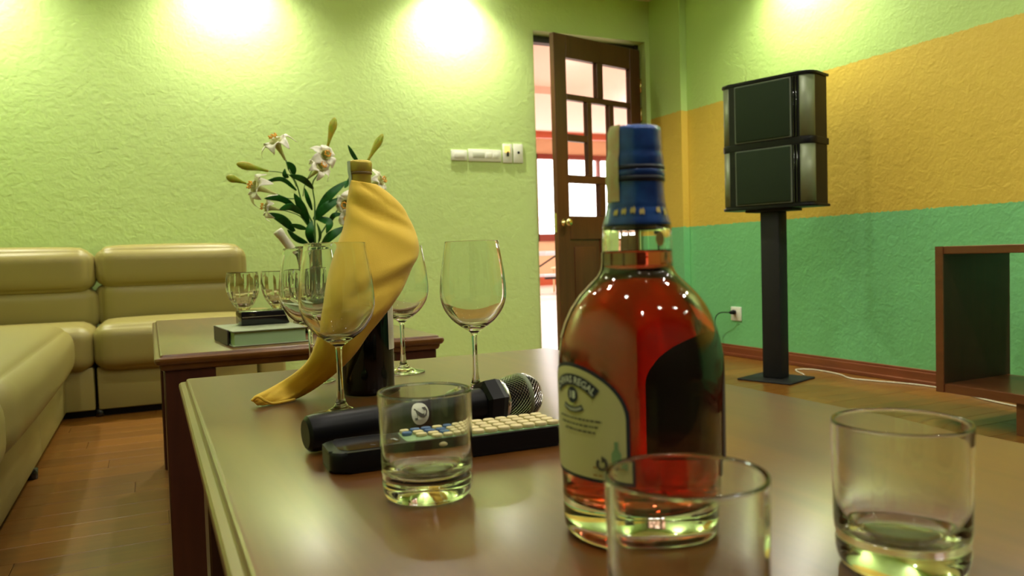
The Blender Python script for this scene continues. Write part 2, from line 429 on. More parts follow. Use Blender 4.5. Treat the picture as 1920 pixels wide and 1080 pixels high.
# leaf local: u from latch (0) to hinge (1), thickness t 0..LT
H = Vector((3.34, 4.88, 0))
LM = Matrix(((-ex.x, ey.x, 0, H.x+ex.x*LW), (-ex.y, ey.y, 0, H.y+ex.y*LW), (0, 0, 1, 0), (0, 0, 0, 1)))
def lf(u0, u1, z0, z1, t0=0.0, t1=LT): return ((u0*LW, t0, z0), (u1*LW, t1, z1))
Z = dict(r1=(1.793, 2.037), r2=(1.52, 1.753), r3=(1.243, 1.473), r4=(0.961, 1.189))
leafbars = [lf(0, .13, 0.01, 2.19), lf(.875, 1, 0.01, 2.19), lf(.13, .875, 2.037, 2.19), lf(.13, .875, 1.753, 1.793),
            lf(.13, .875, 1.189, 1.243), lf(.13, .875, .80, .961), lf(.13, .875, .01, .17), lf(.475, .545, 1.793, 2.037),
            lf(.35, .405, 1.243, 1.753), lf(.61, .665, 1.243, 1.753), lf(.13, .35, 1.473, 1.52), lf(.665, .875, 1.473, 1.52),
            lf(.475, .545, .961, 1.189), lf(.475, .545, .17, .80)]
leaf_f = boxes('door_leaf', leafbars, M['door'], door, 0.003, LM)
for u0_, u1_, z, rough_ in [(.13, .475, Z['r1'], 1), (.545, .875, Z['r1'], 1), (.13, .35, Z['r2'], 0), (.665, .875, Z['r2'], 0), (.405, .61, (1.243, 1.753), 0),
                       (.13, .35, Z['r3'], 0), (.665, .875, Z['r3'], 0), (.13, .475, Z['r4'], 0), (.545, .875, Z['r4'], 0)]:
    lo, hi = lf(u0_, u1_, z[0], z[1], 0.018, 0.023)
    box('pane', lo, hi, M['pane_rough' if rough_ else 'pane'], leaf_f, 0, 2, LM)
for u0_, u1_ in ((.13, .475), (.545, .875)):
    lo, hi = lf(u0_, u1_, .17, .80, 0.012, 0.03); box('panel', lo, hi, M['door'], leaf_f, 0, 2, LM)
    lo, hi = lf(u0_+.05, u1_-.05, .22, .75, 0.02, 0.036); box('panel', lo, hi, M['door'], leaf_f, 0.005, 2, LM)
krot = Matrix((LM.col[0].xyz, LM.col[2].xyz, LM.col[1].xyz)).transposed()
kc = LM @ Vector((0.065*LW, LT, 0.915))
lathe('knob', [(0, 0), (.028, 0), (.028, .004), (.012, .008), (.011, .03), (.022, .036), (.028, .048), (.026, .06), (.014, .067), (0, .068)], M['brass'], leaf_f, kc, 24, krot)
for hz in (0.3, 1.72, 1.93):
    c = LM @ Vector((LW+0.004, LT, hz)); lathe('hinge', [(0, -.05), (.008, -.05), (.008, .05), (0, .05)], M['brass'], leaf_f, c, 12)
lo, hi = lf(-.002, 0.001, .85, .98, 0.012, 0.03); box('lock_plate', lo, hi, M['brass'], leaf_f, 0, 2, LM)

# ------------------------------------------------------------------ the hall beyond the door
HZ = 3.5
struct(box('floor_hall', (0.5, YW+WT, -0.1), (15, 17.5, 0.0), M['hall_floor']))
struct(box('ceiling_hall', (0.5, YW+WT, HZ), (15, 17.5, HZ+0.1), M['hall_ceiling']))
wl = [((0.5, 16.5, 0), (15, 16.7, 1.15)), ((0.5, 16.5, 3.1), (15, 16.7, HZ))]
wx = [4.0, 7.9, 8.3, 11.7, 12.1, 14.6]
struct(boxes('wall_hall', wl+[((0.5, 16.5, 1.15), (wx[0], 16.7, 3.1)), ((wx[-1], 16.5, 1.15), (15, 16.7, 3.1))], M['hall_wall']))
struct(box('wall_hall_side', (0.5, YW+WT, 0), (0.6, 17, HZ), M['hall_wall']))
struct(box('wall_hall_right', (14.9, YW+WT, 0), (15, 17, HZ), M['hall_wall']))
struct(box('baseboard_hall', (0.6, 16.46, 0), (14.9, 16.5, 0.2), M['hall_red']))
for k in range(0, 6, 2):
    a, b = wx[k], wx[k+1]
    wn = thing('window_%d' % (k//2+1), '', '', ((a+b)/2, 16.55, 1.15)); del wn['label']; del wn['category']; struct(wn)
    mid = (a+b)/2+.12
    boxes('window_frame', [((a-.1, 16.44, 1.05), (b+.1, 16.6, 1.22)), ((a-.1, 16.44, 3.0), (b+.1, 16.6, 3.12)), ((a-.1, 16.44, 1.05), (a+.12, 16.6, 3.12)),
          ((b-.12, 16.44, 1.05), (b+.1, 16.6, 3.12)), ((mid-.05, 16.46, 1.2), (mid+.05, 16.6, 3.0))], M['hall_wood'], wn)
    for x0, x1 in ((a+.12, mid-.05), (mid+.05, b-.12)): box('pane', (x0, 16.56, 1.22), (x1, 16.58, 3.0), M['window'], wn)
k = 4
for yb in (8.2, 15.6):
    struct(box('trim_%d' % k, (0.6, yb, HZ-0.14), (14.9, yb+0.16, HZ), M['hall_red'])); k += 1
for yb in (6.3, 8.9, 11.5):
    struct(box('trim_%d' % k, (0.6, yb, HZ-0.12), (14.9, yb+0.5, HZ), M['hall_ceiling'])); k += 1
hall_fills = []  # fill lights without fixtures, added to brighten the hall
for xx in (4.5, 8.0, 11.5):
    for yy in (7.8, 11.5):
        l = bpy.data.lights.new('hall_fill', 'AREA'); l.shape = 'DISK'; l.size = 0.6; l.energy = HALL; l.color = (1.0, 0.9, 0.8)
        o = bpy.data.objects.new('hall_fill', l); COL.objects.link(o); o.location = (xx, yy, HZ-0.2); hall_fills.append(o)
# hall furniture seen through the gap
ft = thing('folding_table', 'pale blue-topped folding table in the hall seen through the door gap', 'table', (7.0, 12.2, 0))
box('tabletop', (6.2, 11.9, 0.70), (7.8, 12.6, 0.78), M['table_blue'], ft, 0.01)
tube('leg', [(6.45, 11.98, 0.0), (6.75, 11.98, 0.70)], 0.016, M['black_mat'], ft, 8, 1)
tube('leg', [(6.0, 11.98, 0.45), (6.45, 11.98, 0.70)], 0.014, M['black_mat'], ft, 8, 1)
tube('leg', [(7.6, 12.5, 0.0), (7.4, 12.5, 0.70)], 0.016, M['black_mat'], ft, 8, 1)
box('shelf', (6.2, 11.95, 0.33), (7.8, 12.5, 0.37), M['table_blue'], ft)
box('rail', (6.2, 11.93, 0.29), (7.8, 11.96, 0.325), M['black_mat'], ft)
hc = thing('wooden_chair', 'pale wooden chair in the hall behind the folding table', 'chair', (7.25, 13.0, 0))
tube('back_frame', [(7.05, 12.85, 0.45), (6.98, 12.88, 0.8), (7.12, 12.9, 1.02), (7.3, 12.9, 1.06), (7.48, 12.9, 1.02), (7.6, 12.88, 0.8), (7.52, 12.85, 0.45)], 0.03, M['chair_wood'], hc, 8)
cushion('seat', (7.02, 12.8, 0.42), (7.55, 13.3, 0.48), M['chair_wood'], hc, 0.025, 0.005, 5)
for x_, y_ in ((7.07, 12.85), (7.5, 12.85), (7.07, 13.25), (7.5, 13.25)): tube('leg', [(x_, y_, 0.0), (x_, y_, 0.43)], 0.02, M['chair_wood'], hc, 8, 1)

# ------------------------------------------------------------------ ceiling downlights
def downlight_geo(name, label, x, y, group):
    t = thing(name, label, 'downlight', (x, y, CZ), 0, group)
    lathe('trim_ring', [(.034, 0), (.046, 0), (.048, -.003), (.046, -.006), (.034, -.005)], M['chrome'], t, (x, y, CZ), 32, None, True, True)
    lathe('lens', [(0, -.002), (.033, -.002), (.033, -.0045), (0, -.0045)], M['lamp'], t, (x, y, CZ), 32)
    return t
def lamp_light(x, y, energy, ang_=140, blend=0.9):
    l = bpy.data.lights.new('lamp', 'SPOT'); l.energy = energy; l.color = LAMP_COL; l.spot_size = math.radians(ang_); l.spot_blend = blend; l.shadow_soft_size = 0.03
    o = bpy.data.objects.new('lamp', l); COL.objects.link(o); o.location = (x, y, CZ-0.045); return o
wash = [(-0.86, YW-.17, 'leftmost recessed ceiling downlight washing the back wall above sofa corner'), (0.48, YW-.17, 'recessed ceiling downlight washing the back wall above sofa end'),
        (1.84, YW-.17, 'recessed ceiling downlight washing the back wall left of the door'), (XW-.17, 3.32, 'recessed ceiling downlight washing the striped wall above the speaker'),
        (XW-.17, 1.1, 'recessed ceiling downlight washing the striped wall above the cabinet')]
for x, y, lb in wash:
    downlight_geo('downlight', lb, x, y, 'downlights along the walls'); lamp_light(x, y, WASH, 136, 1.0)
rows_ = {-.8: 'row behind the camera', .4: 'row above the near table', 1.6: 'row between the two tables', 2.8: 'row above the far table'}
cols_ = {-.3: 'leftmost', .7: 'second from left', 1.7: 'third from left', 2.7: 'rightmost'}
for y, rn in rows_.items():
    for x, cn in cols_.items():
        downlight_geo('downlight', 'small recessed ceiling downlight, %s in the %s' % (cn, rn), x, y, 'downlights over the tables'); lamp_light(x, y, GRID, 130, 0.5)

# ================================================================== SOFA
sofa = thing('sectional_sofa', 'khaki leather L-shaped sectional sofa in the corner against the lime wall', 'sofa', (-0.3, 4.4, 0))
L = M['leather']
def unit_back(x0, x1):
    box('base_panel', (x0+.004, 4.085, 0.035), (x1-.004, 4.72, 0.235), L, sofa, 0.008)
    cushion('seat_cushion', (x0, 4.03, 0.218), (x1, 4.60, 0.435), L, sofa, 0.062, 0.012)
    cushion('back_cushion', (x0+.004, 4.47, 0.38), (x1-.004, 4.70, 0.625), L, sofa, 0.055, 0.02)
    cushion('headrest', (x0, 4.44, 0.592), (x1, 4.70, 0.806), L, sofa, 0.07, 0.012)
unit_back(-0.247, 0.475)
# corner unit
box('base_panel', (-1.2, 4.085, 0.035), (-0.256, 4.72, 0.235), L, sofa, 0.008)
cushion('seat_cushion', (-1.2, 4.04, 0.218), (-0.252, 4.60, 0.43), L, sofa, 0.062, 0.008)
cushion('back_cushion', (-1.1, 4.45, 0.38), (-0.255, 4.70, 0.60), L, sofa, 0.055, 0.02)
cushion('headrest', (-1.15, 4.42, 0.575), (-0.262, 4.70, 0.80), L, sofa, 0.07, 0.012)
# left run
for y0, y1 in ((2.2, 4.035), (0.95, 2.19)):
    cushion('seat_cushion', (-1.1, y0, 0.205), (-0.325, y1, 0.45), L, sofa, 0.095, 0.02, 18)
cushion('back_cushion', (-1.22, 0.95, 0.38), (-1.0, 4.45, 0.60), L, sofa, 0.055, 0.02)
cushion('headrest', (-1.22, 0.95, 0.58), (-0.98, 4.42, 0.80), L, sofa, 0.07, 0.012)
for y0, y1 in ((3.2, 4.09), (2.195, 3.196), (0.95, 2.19)): box('base_panel', (-1.15, y0, 0.035), (-0.375, y1, 0.25), L, sofa, 0.006)
# low end arm at the right end and behind
cushion('arm', (0.479, 4.10, 0.04), (0.615, 4.70, 0.44), L, sofa, 0.03, 0.006, 8)
boxes('plinth', [((-1.1, 4.13, 0.0), (0.60, 4.66, 0.037)), ((-1.1, 1.0, 0.0), (-0.40, 4.2, 0.037))], M['black'], sofa)
for x_, y_ in ((-.24, 4.11), (.45, 4.11), (-.385, 3.0), (-.385, 2.0)): lathe('foot', [(0, 0), (.018, 0), (.02, .036), (0, .036)], M['black_gloss'], sofa, (x_, y_, 0), 16)

# ================================================================== COFFEE TABLES
def coffee_table(x0, x1, y0, y1, label, top_mat, ins=0.03):
    t = thing('coffee_table', label, 'table', ((x0+x1)/2, (y0+y1)/2, 0))
    # moulded top: rings from the flat top outwards and down
    prof = [(-.0145, 0), (-.0125, -.001), (-.0110, -.0045), (-.0095, -.0058), (-.003, -.0062), (-.0008, -.008), (0, -.012), (-.001, -.0165), (-.004, -.0205), (-.009, -.0225), (-.010, -.028), (-.013, -.033), (-.018, -.036)]
    def ring(off, z, r=0.012, n=5):
        w_, h_ = (x1-x0)+2*off, (y1-y0)+2*off; rr = max(0.002, r+off*0.5)
        return [((x0+x1)/2+a, (y0+y1)/2+b, TZ+z) for a, b in rounded_rect(w_, h_, rr, n)]
    vs = []; fs = []; n = 24
    for off, z in prof: vs += ring(off, z)
    for i in range(len(prof)-1):
        for k in range(n):
            k2 = (k+1) % n; fs.append((i*n+k, (i+1)*n+k, (i+1)*n+k2, i*n+k2))
    fs.append(tuple(range(n))); fs.append(tuple((len(prof)-1)*n+k for k in range(n))[::-1])
    auto_smooth(mesh('tabletop', vs, fs, top_mat, t), 25)
    lw = 0.104
    for lx in (x0+ins, x1-ins-lw):
        for ly in (y0+ins, y1-ins-lw):
            bm = bmesh.new(); add_box(bm, (lx, ly, 0.0), (lx+lw, ly+lw, TZ-.0345), None, 0.003, 1); from_bm('leg', bm, M['table_dark'], t)
    for lx in (x0+ins+.02, x1-ins-lw+.055): box('side_rail', (lx, y0+ins+lw-.001, TZ-.075), (lx+.025, y1-ins-lw+.001, TZ-.0345), M['table_dark'], t)
    return t
coffee_table(0.035, 0.735, 0.10, 1.402, 'near dark brown coffee table carrying the whisky bottle and tumblers', M['table'])
coffee_table(0.0, 0.648, 1.785, 3.0, 'far dark brown coffee table carrying the lily vase and goblets', M['table'], 0.018)

# ================================================================== SWITCHES AND SOCKET
def plate(name, label, x0, x1, y0, y1, px=True):
    a = at_y(x0, y0, YW); b = at_y(x1, y1, YW)
    t = thing(name, label, 'switch', ((a.x+b.x)/2, YW, (a.z+b.z)/2), 0, 'switch plates on the lime wall')
    box('face_plate', (a.x, YW-.010, b.z), (b.x, YW, a.z), M['white_plastic'], t, 0.003)
    return t, a.x, b.x, b.z, a.z
t, xa, xb, za, zb = plate('wall_switch', 'leftmost white switch plate beside the door, blank square one', 845, 875.5, 281, 301.5)
box('rocker', (xa+.02, YW-.014, za+.015), (xb-.02, YW-.008, zb-.015), M['white_plastic'], t, 0.002)
t, xa, xb, za, zb = plate('wall_switch', 'wide white switch plate with grey rocker, second from the left', 877, 939.5, 279.5, 304)
box('rocker', (xa+.03, YW-.013, za+.022), (xa+.115, YW-.008, zb-.02), M['grey_plastic'], t, 0.002)
box('rocker', (xa+.125, YW-.014, za+.022), (xa+.165, YW-.008, zb-.02), M['white_plastic'], t, 0.002)
box('rocker', (xa+.175, YW-.014, za+.022), (xb-.02, YW-.008, zb-.02), M['white_plastic'], t, 0.002)
for q, (x0, x1) in enumerate(((941.5, 960), (961.5, 980))):
    t, xa, xb, za, zb = plate('wall_switch', ['tall white plate with glowing amber key light, beside the rightmost plate', 'tall white plate with small dark hole, rightmost by the door'][q], x0, x1, 270, 306)
    xm = (xa+xb)/2; zm = (za+zb)/2
    if q == 0:
        box('key_light', (xm-.025, YW-.016, zm+.005), (xm+.015, YW-.008, zm+.05), M['amber_lamp'], t, 0.004)
        box('key_slot', (xm-.006, YW-.018, zm-.02), (xm+.006, YW-.009, zm+.012), M['black'], t)
    else: lathe('key_hole', [(0, 0), (.009, 0), (.009, .004), (0, .004)], M['black'], t, (xm, YW-.013, zm+.005), 16, Matrix.Rotation(PI/2, 3, 'X'))
sk = thing('power_socket', 'white power socket low on the green wall beside the speaker pole', 'socket', (XW, 3.955, .28))
box('face_plate', (XW-.010, 3.905, .235), (XW, 4.0, .325), M['white_plastic'], sk, 0.003)
pg = thing('power_cable', 'black plug and cord looping from the low wall socket', 'cable', (XW-.02, 3.96, .29))
lathe('plug', [(0, 0), (.014, 0), (.016, .012), (.012, .032), (.006, .045), (0, .045)], M['black'], pg, (XW-.011, 3.96, .29), 16, Matrix.Rotation(-PI/2, 3, 'Y'))
tube('cord', [(XW-.05, 3.965, .29), (XW-.08, 4.02, .287), (XW-.07, 4.08, .25), (XW-.05, 4.115, .17), (XW-.05, 4.09, .13), (XW-.04, 4.14, .05), (XW-.05, 4.16, .006)], .0035, M['black'], pg)
tag(tube('floor_cable', [(3.2, 3.14, .004), (3.3, 3.3, .004), (3.38, 3.24, .004), (3.36, 3.05, .004), (3.30, 2.92, .004), (3.33, 2.8, .004), (3.40, 2.6, .004), (3.39, 2.4, .004), (3.3, 2.2, .004), (3.25, 1.9, .004), (3.3, 1.6, .004)], .004, M['cable']), 'thin pale cable lying on the floor along the skirting', 'cable')

# ================================================================== SPEAKER ON STAND
S0 = Vector((2.995, 3.136, 0)); an = math.radians(-18.5)
a_ = Vector((math.sin(an), math.cos(an), 0)); b_ = Vector((a_.y, -a_.x, 0))
SM = Matrix(((-a_.x, b_.x, 0, S0.x), (-a_.y, b_.y, 0, S0.y), (0, 0, 1, 0), (0, 0, 0, 1)))   # local x to the viewer's right, y to the back
st = thing('speaker_stand', 'square black pole stand on a flat floor plate under the speaker', 'stand', S0)
box('pole', (-.052, -.045, .012), (.052, .045, .889), M['black_mat'], st, 0.004, 2, SM)
box('base_plate', (-.15, -.14, 0), (.15, .14, .010), M['black_mat'], st, 0.003, 1, SM)
box('mounting_plate', (-.13, -.06, .889), (.13, .06, .902), M['black_mat'], st, 0.002, 1, SM)
sp = thing('loudspeaker', 'black loudspeaker with two grilles and silver columns, on the pole', 'speaker', S0+Vector((0, 0, .905)))
HW, HD, Z0, Z1 = .262, .098, .903, 1.575
def outline(hw, hd, r, back=1.0):
    pts = [(hw, hd), (-hw, hd)]
    for cx, a0 in ((-hw+r, 180), (hw-r, 270)):
        for k in range(9):
            a = math.radians(a0+90*k/8); pts.append((cx+r*math.cos(a), -hd+r+r*math.sin(a)))
    return pts
extrude_outline('housing', outline(HW-.010, HD-.006, .055), Z0+.012, Z1-.012, M['black'], sp, SM)
extrude_outline('top_plate', outline(HW, HD, .065), Z1-.014, Z1, M['black'], sp, SM, .003)
extrude_outline('bottom_plate', outline(HW, HD, .065), Z0, Z0+.014, M['black'], sp, SM, .003)
zm = (Z0+Z1)/2-.006
extrude_outline('middle_band', outline(HW-.002, HD-.002, .065), zm-.017, zm+.017, M['black'], sp, SM, .003)
for z0, z1 in ((Z0+.022, zm-.020), (zm+.020, Z1-.022)):
    g = box('grille', (-.152, -.110, z0+.004), (.152, -.088, z1-.004), M['grille'], sp, .008, 3, SM)
    fr = boxes('grille_frame', [((-.158, -.104, z0), (-.150, -.085, z1)), ((.150, -.104, z0), (.158, -.085, z1)), ((-.158, -.104, z0), (.158, -.085, z0+.007)), ((-.158, -.104, z1-.007), (.158, -.085, z1))], M['grille_edge'], sp, .0015, SM)
    for sx in (-1, 1):
        # quarter-round silver column at each front corner
        vs = []; fs = []; nn = 10; r1 = .058
        for zz in (z0, z1):
            for k in range(nn+1):
                a = math.radians((188 if sx < 0 else 272)+80*k/nn)
                cx = (-HW+.009+r1) if sx < 0 else (HW-.009-r1)
                vs.append(SM @ Vector((cx+r1*math.cos(a), -HD+.006+r1+r1*math.sin(a), zz)))
        for k in range(nn): fs.append((k, k+1, nn+2+k, nn+1+k))
        o = mesh('silver_column', vs, fs, M['silver'], sp, True); sdf = o.modifiers.new('s', 'SOLIDIFY'); sdf.thickness = .003; sdf.offset = 0
    for ux in (.163, .178): box('black_rib', (ux, -.102, z0), (ux+.008, -.08, z1), M['black_gloss'], sp, .002, 1, SM)

# ================================================================== TV BENCH AT RIGHT
cb = thing('television_bench', 'low brown open-fronted wooden bench cabinet at the right edge', 'cabinet', (2.97, 1.3, 0))
CX0, CX1, CY1, CY0, CZ0, CZ1 = 2.765, 3.17, 2.035, 0.5, .118, .683
box('top_panel', (CX0, CY0, CZ1-.03), (CX1, CY1, CZ1), M['cab'], cb, .002, 1)
box('bottom_panel', (CX0, CY0, CZ0), (CX1, CY1, CZ0+.034), M['cab'], cb, .002, 1)
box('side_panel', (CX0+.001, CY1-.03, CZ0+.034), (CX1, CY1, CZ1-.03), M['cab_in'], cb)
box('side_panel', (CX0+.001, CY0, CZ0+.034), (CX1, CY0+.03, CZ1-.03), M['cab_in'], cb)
box('edge_strip', (CX0-.004, CY1-.032, CZ0), (CX0+.001, CY1, CZ1), M['cab'], cb)
for a, b in ((1.45, 1.74), (.6, .9)): box('plinth', (CX0+.02, a, 0), (CX1-.03, b, CZ0), M['cab'], cb)
box('black_foot', (CX0+.005, 1.48, CZ0-.03), (CX0+.02, 1.70, CZ0), M['black'], cb)

# ================================================================== GLASSWARE
def tumbler(x, y, label, R=.0368, Hh=.083):
    t = thing('tumbler', label, 'glass', (x, y, TZ), 0, 'whisky tumblers on the near table')
    z = 0.0006
    p = [(0, .0025), (.024, .002), (.028, .0), (.031, .0004), (.0335, .003), (.0350, .008), (.0355, .014), (.0352, .0175), (.0358, .021), (R-.0008, .027), (R-.0007, .04), (R-.0004, .055), (R-.0001, .07), (R, Hh-.004), (R, Hh-.0014), (R-.0003, Hh-.0004), (R-.0009, Hh), (R-.0018, Hh-.0004), (R-.0024, Hh-.0014), (R-.0025, Hh-.004), (R-.0026, .07), (R-.0028, .055),
         (R-.0031, .042), (R-.0035, .035), (R-.0043, .030), (R-.0058, .0258), (R-.0085, .0215), (.022, .0185), (.012, .0172), (0, .0168)]
    lathe('glass_body', dense([(r, zz+z) for r, zz in p]), M['glass'], t, (x, y, TZ), 96)
    return t
tumbler(.191, .578, 'clear whisky tumbler in front of the microphone and remote control')
tumbler(.2195, .288, 'clear whisky tumbler in front of the whisky bottle, partly overlapping it', .0374)
tumbler(.386, .307, 'clear whisky tumbler at the right, standing alone', .0372, .0845)

def wine_glass(x, y, label, s=1.0):
    t = thing('wine_glass', label, 'glass', (x, y, TZ), 0, 'stemmed wine glasses on the near table')
    Hg = .208*s
    bowl_o = [(.0045, .082), (.0085, .086), (.019, .093), (.030, .102), (.040, .116), (.0445, .130), (.0452, .142), (.0438, .160), (.0408, .180), (.0378, .198), (.0366, .2068)]
    inner = [(.0357, .2070), (.0369, .198), (.0399, .180), (.0428, .160), (.0441, .142), (.0433, .130), (.0388, .1175), (.0288, .1045), (.018, .0965), (.008, .0935), (0, .093)]
    foot = [(0, .0012), (.032, .0004), (.0345, .0006), (.0350, .0014), (.034, .0022), (.022, .0045), (.011, .009), (.0065, .015), (.0045, .024), (.0036, .040), (.0034, .060), (.0037, .074)]
    prof = [(r*s, z*s) for r, z in foot+bowl_o]+[((.03617)*s, .2080*s)]+[(r*s, z*s) for r, z in inner]
    lathe('glass_body', dense(prof), M['glass'], t, (x, y, TZ+.0004), 72)
    return t
def wg_at(px, depth_y, label, s=1.0):
    p = at_y(px, 480, depth_y); wine_glass(p.x, depth_y, label, s)
g = at_z(640, 778, TZ); wine_glass(g.x, g.y, 'large wine glass in front of the yellow napkin and dark bottle')
g = at_z(586, 716, TZ); wine_glass(g.x, g.y, 'wine glass behind the napkin tail, furthest left on the near table')
g = at_z(757, 699, TZ); wine_glass(g.x, g.y, 'wine glass behind the dark bottle, to its right')
g = at_z(893, 738, TZ); wine_glass(g.x, g.y, 'wine glass standing alone behind the microphone', 1.0)

# faceted goblets on the far table
def goblet(x, y, label):
    t = thing('cut_glass_goblet', label, 'glass', (x, y, TZ), 0, 'cut-glass goblets on the far table')
    s = 1.0
    prof = [(0, .001), (.034, .0005), (.037, .0015), (.036, .004), (.022, .007), (.013, .013), (.011, .022), (.0125, .034), (.0145, .046), (.015, .054), (.019, .062), (.029, .075), (.038, .092), (.044, .112), (.0455, .130), (.0445, .148), (.0425, .1635), (.0418, .165), (.0408, .1635),
            (.0425, .148), (.0433, .130), (.0415, .112), (.035, .094), (.025, .079), (.012, .070), (0, .068)]
    seg = 20; vs = []; rings = []; fs = []
    for j, (r, z) in enumerate(prof):
        if r == 0: rings.append([len(vs)]); vs.append((x, y, TZ+z)); continue
        rings.append(list(range(len(vs), len(vs)+seg)))
        tw = 0.5*(j % 2) if 11 <= j <= 15 or 5 <= j <= 9 else 0
        for k in range(seg):
            cut = 1-.045*(k % 2) if (8 <= j <= 14) else 1
            a = 2*PI*k/seg; vs.append((x+r*cut*math.cos(a), y+r*cut*math.sin(a), TZ+z))
    for a, b in zip(rings, rings[1:]):
        for k in range(seg):
            k2 = (k+1) % seg
            if len(a) == 1: fs.append((a[0], b[k2], b[k]))
            elif len(b) == 1: fs.append((a[k], a[k2], b[0]))
            else: fs.append((a[k], a[k2], b[k2], b[k]))
    o = mesh('glass_body', vs, fs, M['glass'], t)
    bm = bmesh.new(); bm.from_mesh(o.data); bmesh.ops.recalc_face_normals(bm, faces=bm.faces[:]); bm.to_mesh(o.data); bm.free()
    auto_smooth(o, 12)
    return t
for px, Yq, lb in ((456, 2.31, 'cut-glass goblet nearest the sofa, furthest left on the far table'), (519, 2.40, 'cut-glass goblet behind the black case, second from the left'),
                   (556, 2.27, 'cut-glass goblet seen through the wine glass left of the napkin'), (592, 2.33, 'cut-glass goblet in front of the lily vase')):
    p = at_y(px, 560, Yq); goblet(p.x, Yq, lb)

# ================================================================== WHISKY BOTTLE
BX, BY = .295, .434
wb = thing('whisky_bottle', 'round amber whisky bottle with blue foil cap and cream label', 'bottle', (BX, BY, TZ))
bc = (BX, BY, TZ+.0004)
outer = [(0, .006), (.030, .005), (.040, .002), (.046, .0), (.050, .0012), (.0528, .005), (.0535, .012), (.0538, .03), (.0543, .06), (.0545, .095), (.0545, .110), (.0538, .120), (.0520, .130), (.0490, .1395), (.0445, .149), (.0385, .1575), (.0318, .1645), (.0262, .170), (.0238, .1745), (.0232, .179), (.0230, .190), (.0226, .200), (.0215, .206), (.0150, .2085), (.0135, .211), (.0135, .254)]
innr = [(.0105, .254), (.0105, .211), (.0125, .2065), (.0180, .202), (.0190, .190), (.0192, .179), (.0200, .1735), (.0230, .1680), (.0285, .1625), (.0350, .1555), (.0408, .147), (.0452, .138), (.0482, .129), (.0498, .119), (.0503, .108), (.0503, .060), (.0500, .034), (.0480, .027), (.0430, .0235), (.030, .0225), (0, .0245)]
lathe('glass_body', dense(outer[:-2], 4)+outer[-2:]+innr[:2]+dense(innr[2:], 4), M['glass_thick'], wb, bc, 96)
# liquid: just inside the glass skin
lq = [(0, .0241), (.030, .0221), (.0432, .0231), (.0483, .0267), (.0503, .0338), (.0506, .060), (.0506, .108), (.0501, .1192), (.0485, .1293), (.0455, .1384), (.0411, .1474), (.0353, .1559), (.0288, .1629), (.0233, .1684), (.0203, .1739), (.0195, .179), (.0193, .1868), (.0175, .1864), (0, .1863)]
def whisky():
    mt, nt, b = new_mat('whisky')
    b.inputs['Base Color'].default_value = (1, 1, 1, 1); b.inputs['Roughness'].default_value = 0; b.inputs['IOR'].default_value = 1.36; b.inputs['Transmission Weight'].default_value = 1
    va = nt.nodes.new('ShaderNodeVolumeAbsorption'); va.inputs['Color'].default_value = (.90, .34, .08, 1); va.inputs['Density'].default_value = 80
    nt.links.new(va.outputs[0], nt.nodes['Material Output'].inputs['Volume']); return mt
M['whisky'] = whisky()
lathe('whisky', dense(lq[:-2], 4)+lq[-2:], M['whisky'], wb, bc, 96)
# screw cap / foil
nf = Vector((-.562, -.827, 0)).normalized(); tt = Vector((-nf.y, nf.x, 0))   # towards the camera side, and the camera's right
CB = Vector(bc)
def cyl(a, z, R): a = math.radians(a); return CB + nf*(R*math.cos(a)) + tt*(R*math.sin(a)) + Vector((0, 0, z))
cap_p = [(.0138, 0.2675), (.0155, 0.2678), (.0168, 0.2668), (.0174, 0.2643), (.0176, 0.2551), (.0178, 0.2538), (.0176, 0.2524), (.0177, 0.2501), (.0183, 0.2486), (.0186, 0.2460), (.0187, 0.2425)]
lathe('cap', [(0, 0.2675)]+cap_p+[(.0186, 0.2419)], M['blue_foil'], wb, bc, 64)
lathe('cap_ring', [(.0186, 0.2420), (.0192, 0.2416), (.0193, 0.2396), (.0186, 0.2391)], M['blue_dark'], wb, bc, 64)
lathe('cap_band', [(.0186, 0.2392), (.0190, 0.2387), (.0191, 0.2355), (.0187, 0.2349)], M['blue_foil'], wb, bc, 64)
lathe('cap_ring', [(.0187, 0.2349), (.0192, 0.2345), (.0192, 0.2318), (.0184, 0.2314)], M['blue_dark'], wb, bc, 64)
lathe('foil_collar', [(.0184, 0.2315), (.0184, 0.2277), (.0187, 0.2222), (.0191, 0.2177), (.0196, 0.2158), (.0194, 0.2149), (.0198, 0.2140), (.0206, 0.2104), (.0214, 0.2076), (.0221, 0.2053), (.0225, .2035), (.0222, .2030)], M['blue_foil'], wb, bc, 64)
def patch(name, a0, a1, zr, mat, parent, n=16, eps=.0004, half=None):
    """strip wrapped on a profile zr=[(R,z)] between angles"""
    vs = []; fs = []
    for R, z in zr:
        for k in range(n+1): vs.append(cyl(a0+(a1-a0)*k/n, z, R+eps))
    for j in range(len(zr)-1):
        for k in range(n): i = j*(n+1)+k; fs.append((i, i+1, i+n+2, i+n+1))
    return mesh(name, vs, fs, mat, parent, True)
patch('tax_stamp', -78, -33, [(.0160, 0.2684), (.0174, 0.2643), (.0177, 0.2538), (.0179, 0.2501), (.0192, 0.2460), (.0194, 0.2314), (.0188, 0.2259), (.0190, 0.2186)], M['stamp'], wb, 14, .0006)
patch('tax_stamp', -112, -74, [(.0232, .186), (.0234, .179), (.0240, .1745), (.0264, .170), (.0320, .1645), (.0387, .1575), (.0447, .149), (.0492, .1395), (.0522, .130)], M['stamp'], wb, 10, .0006)
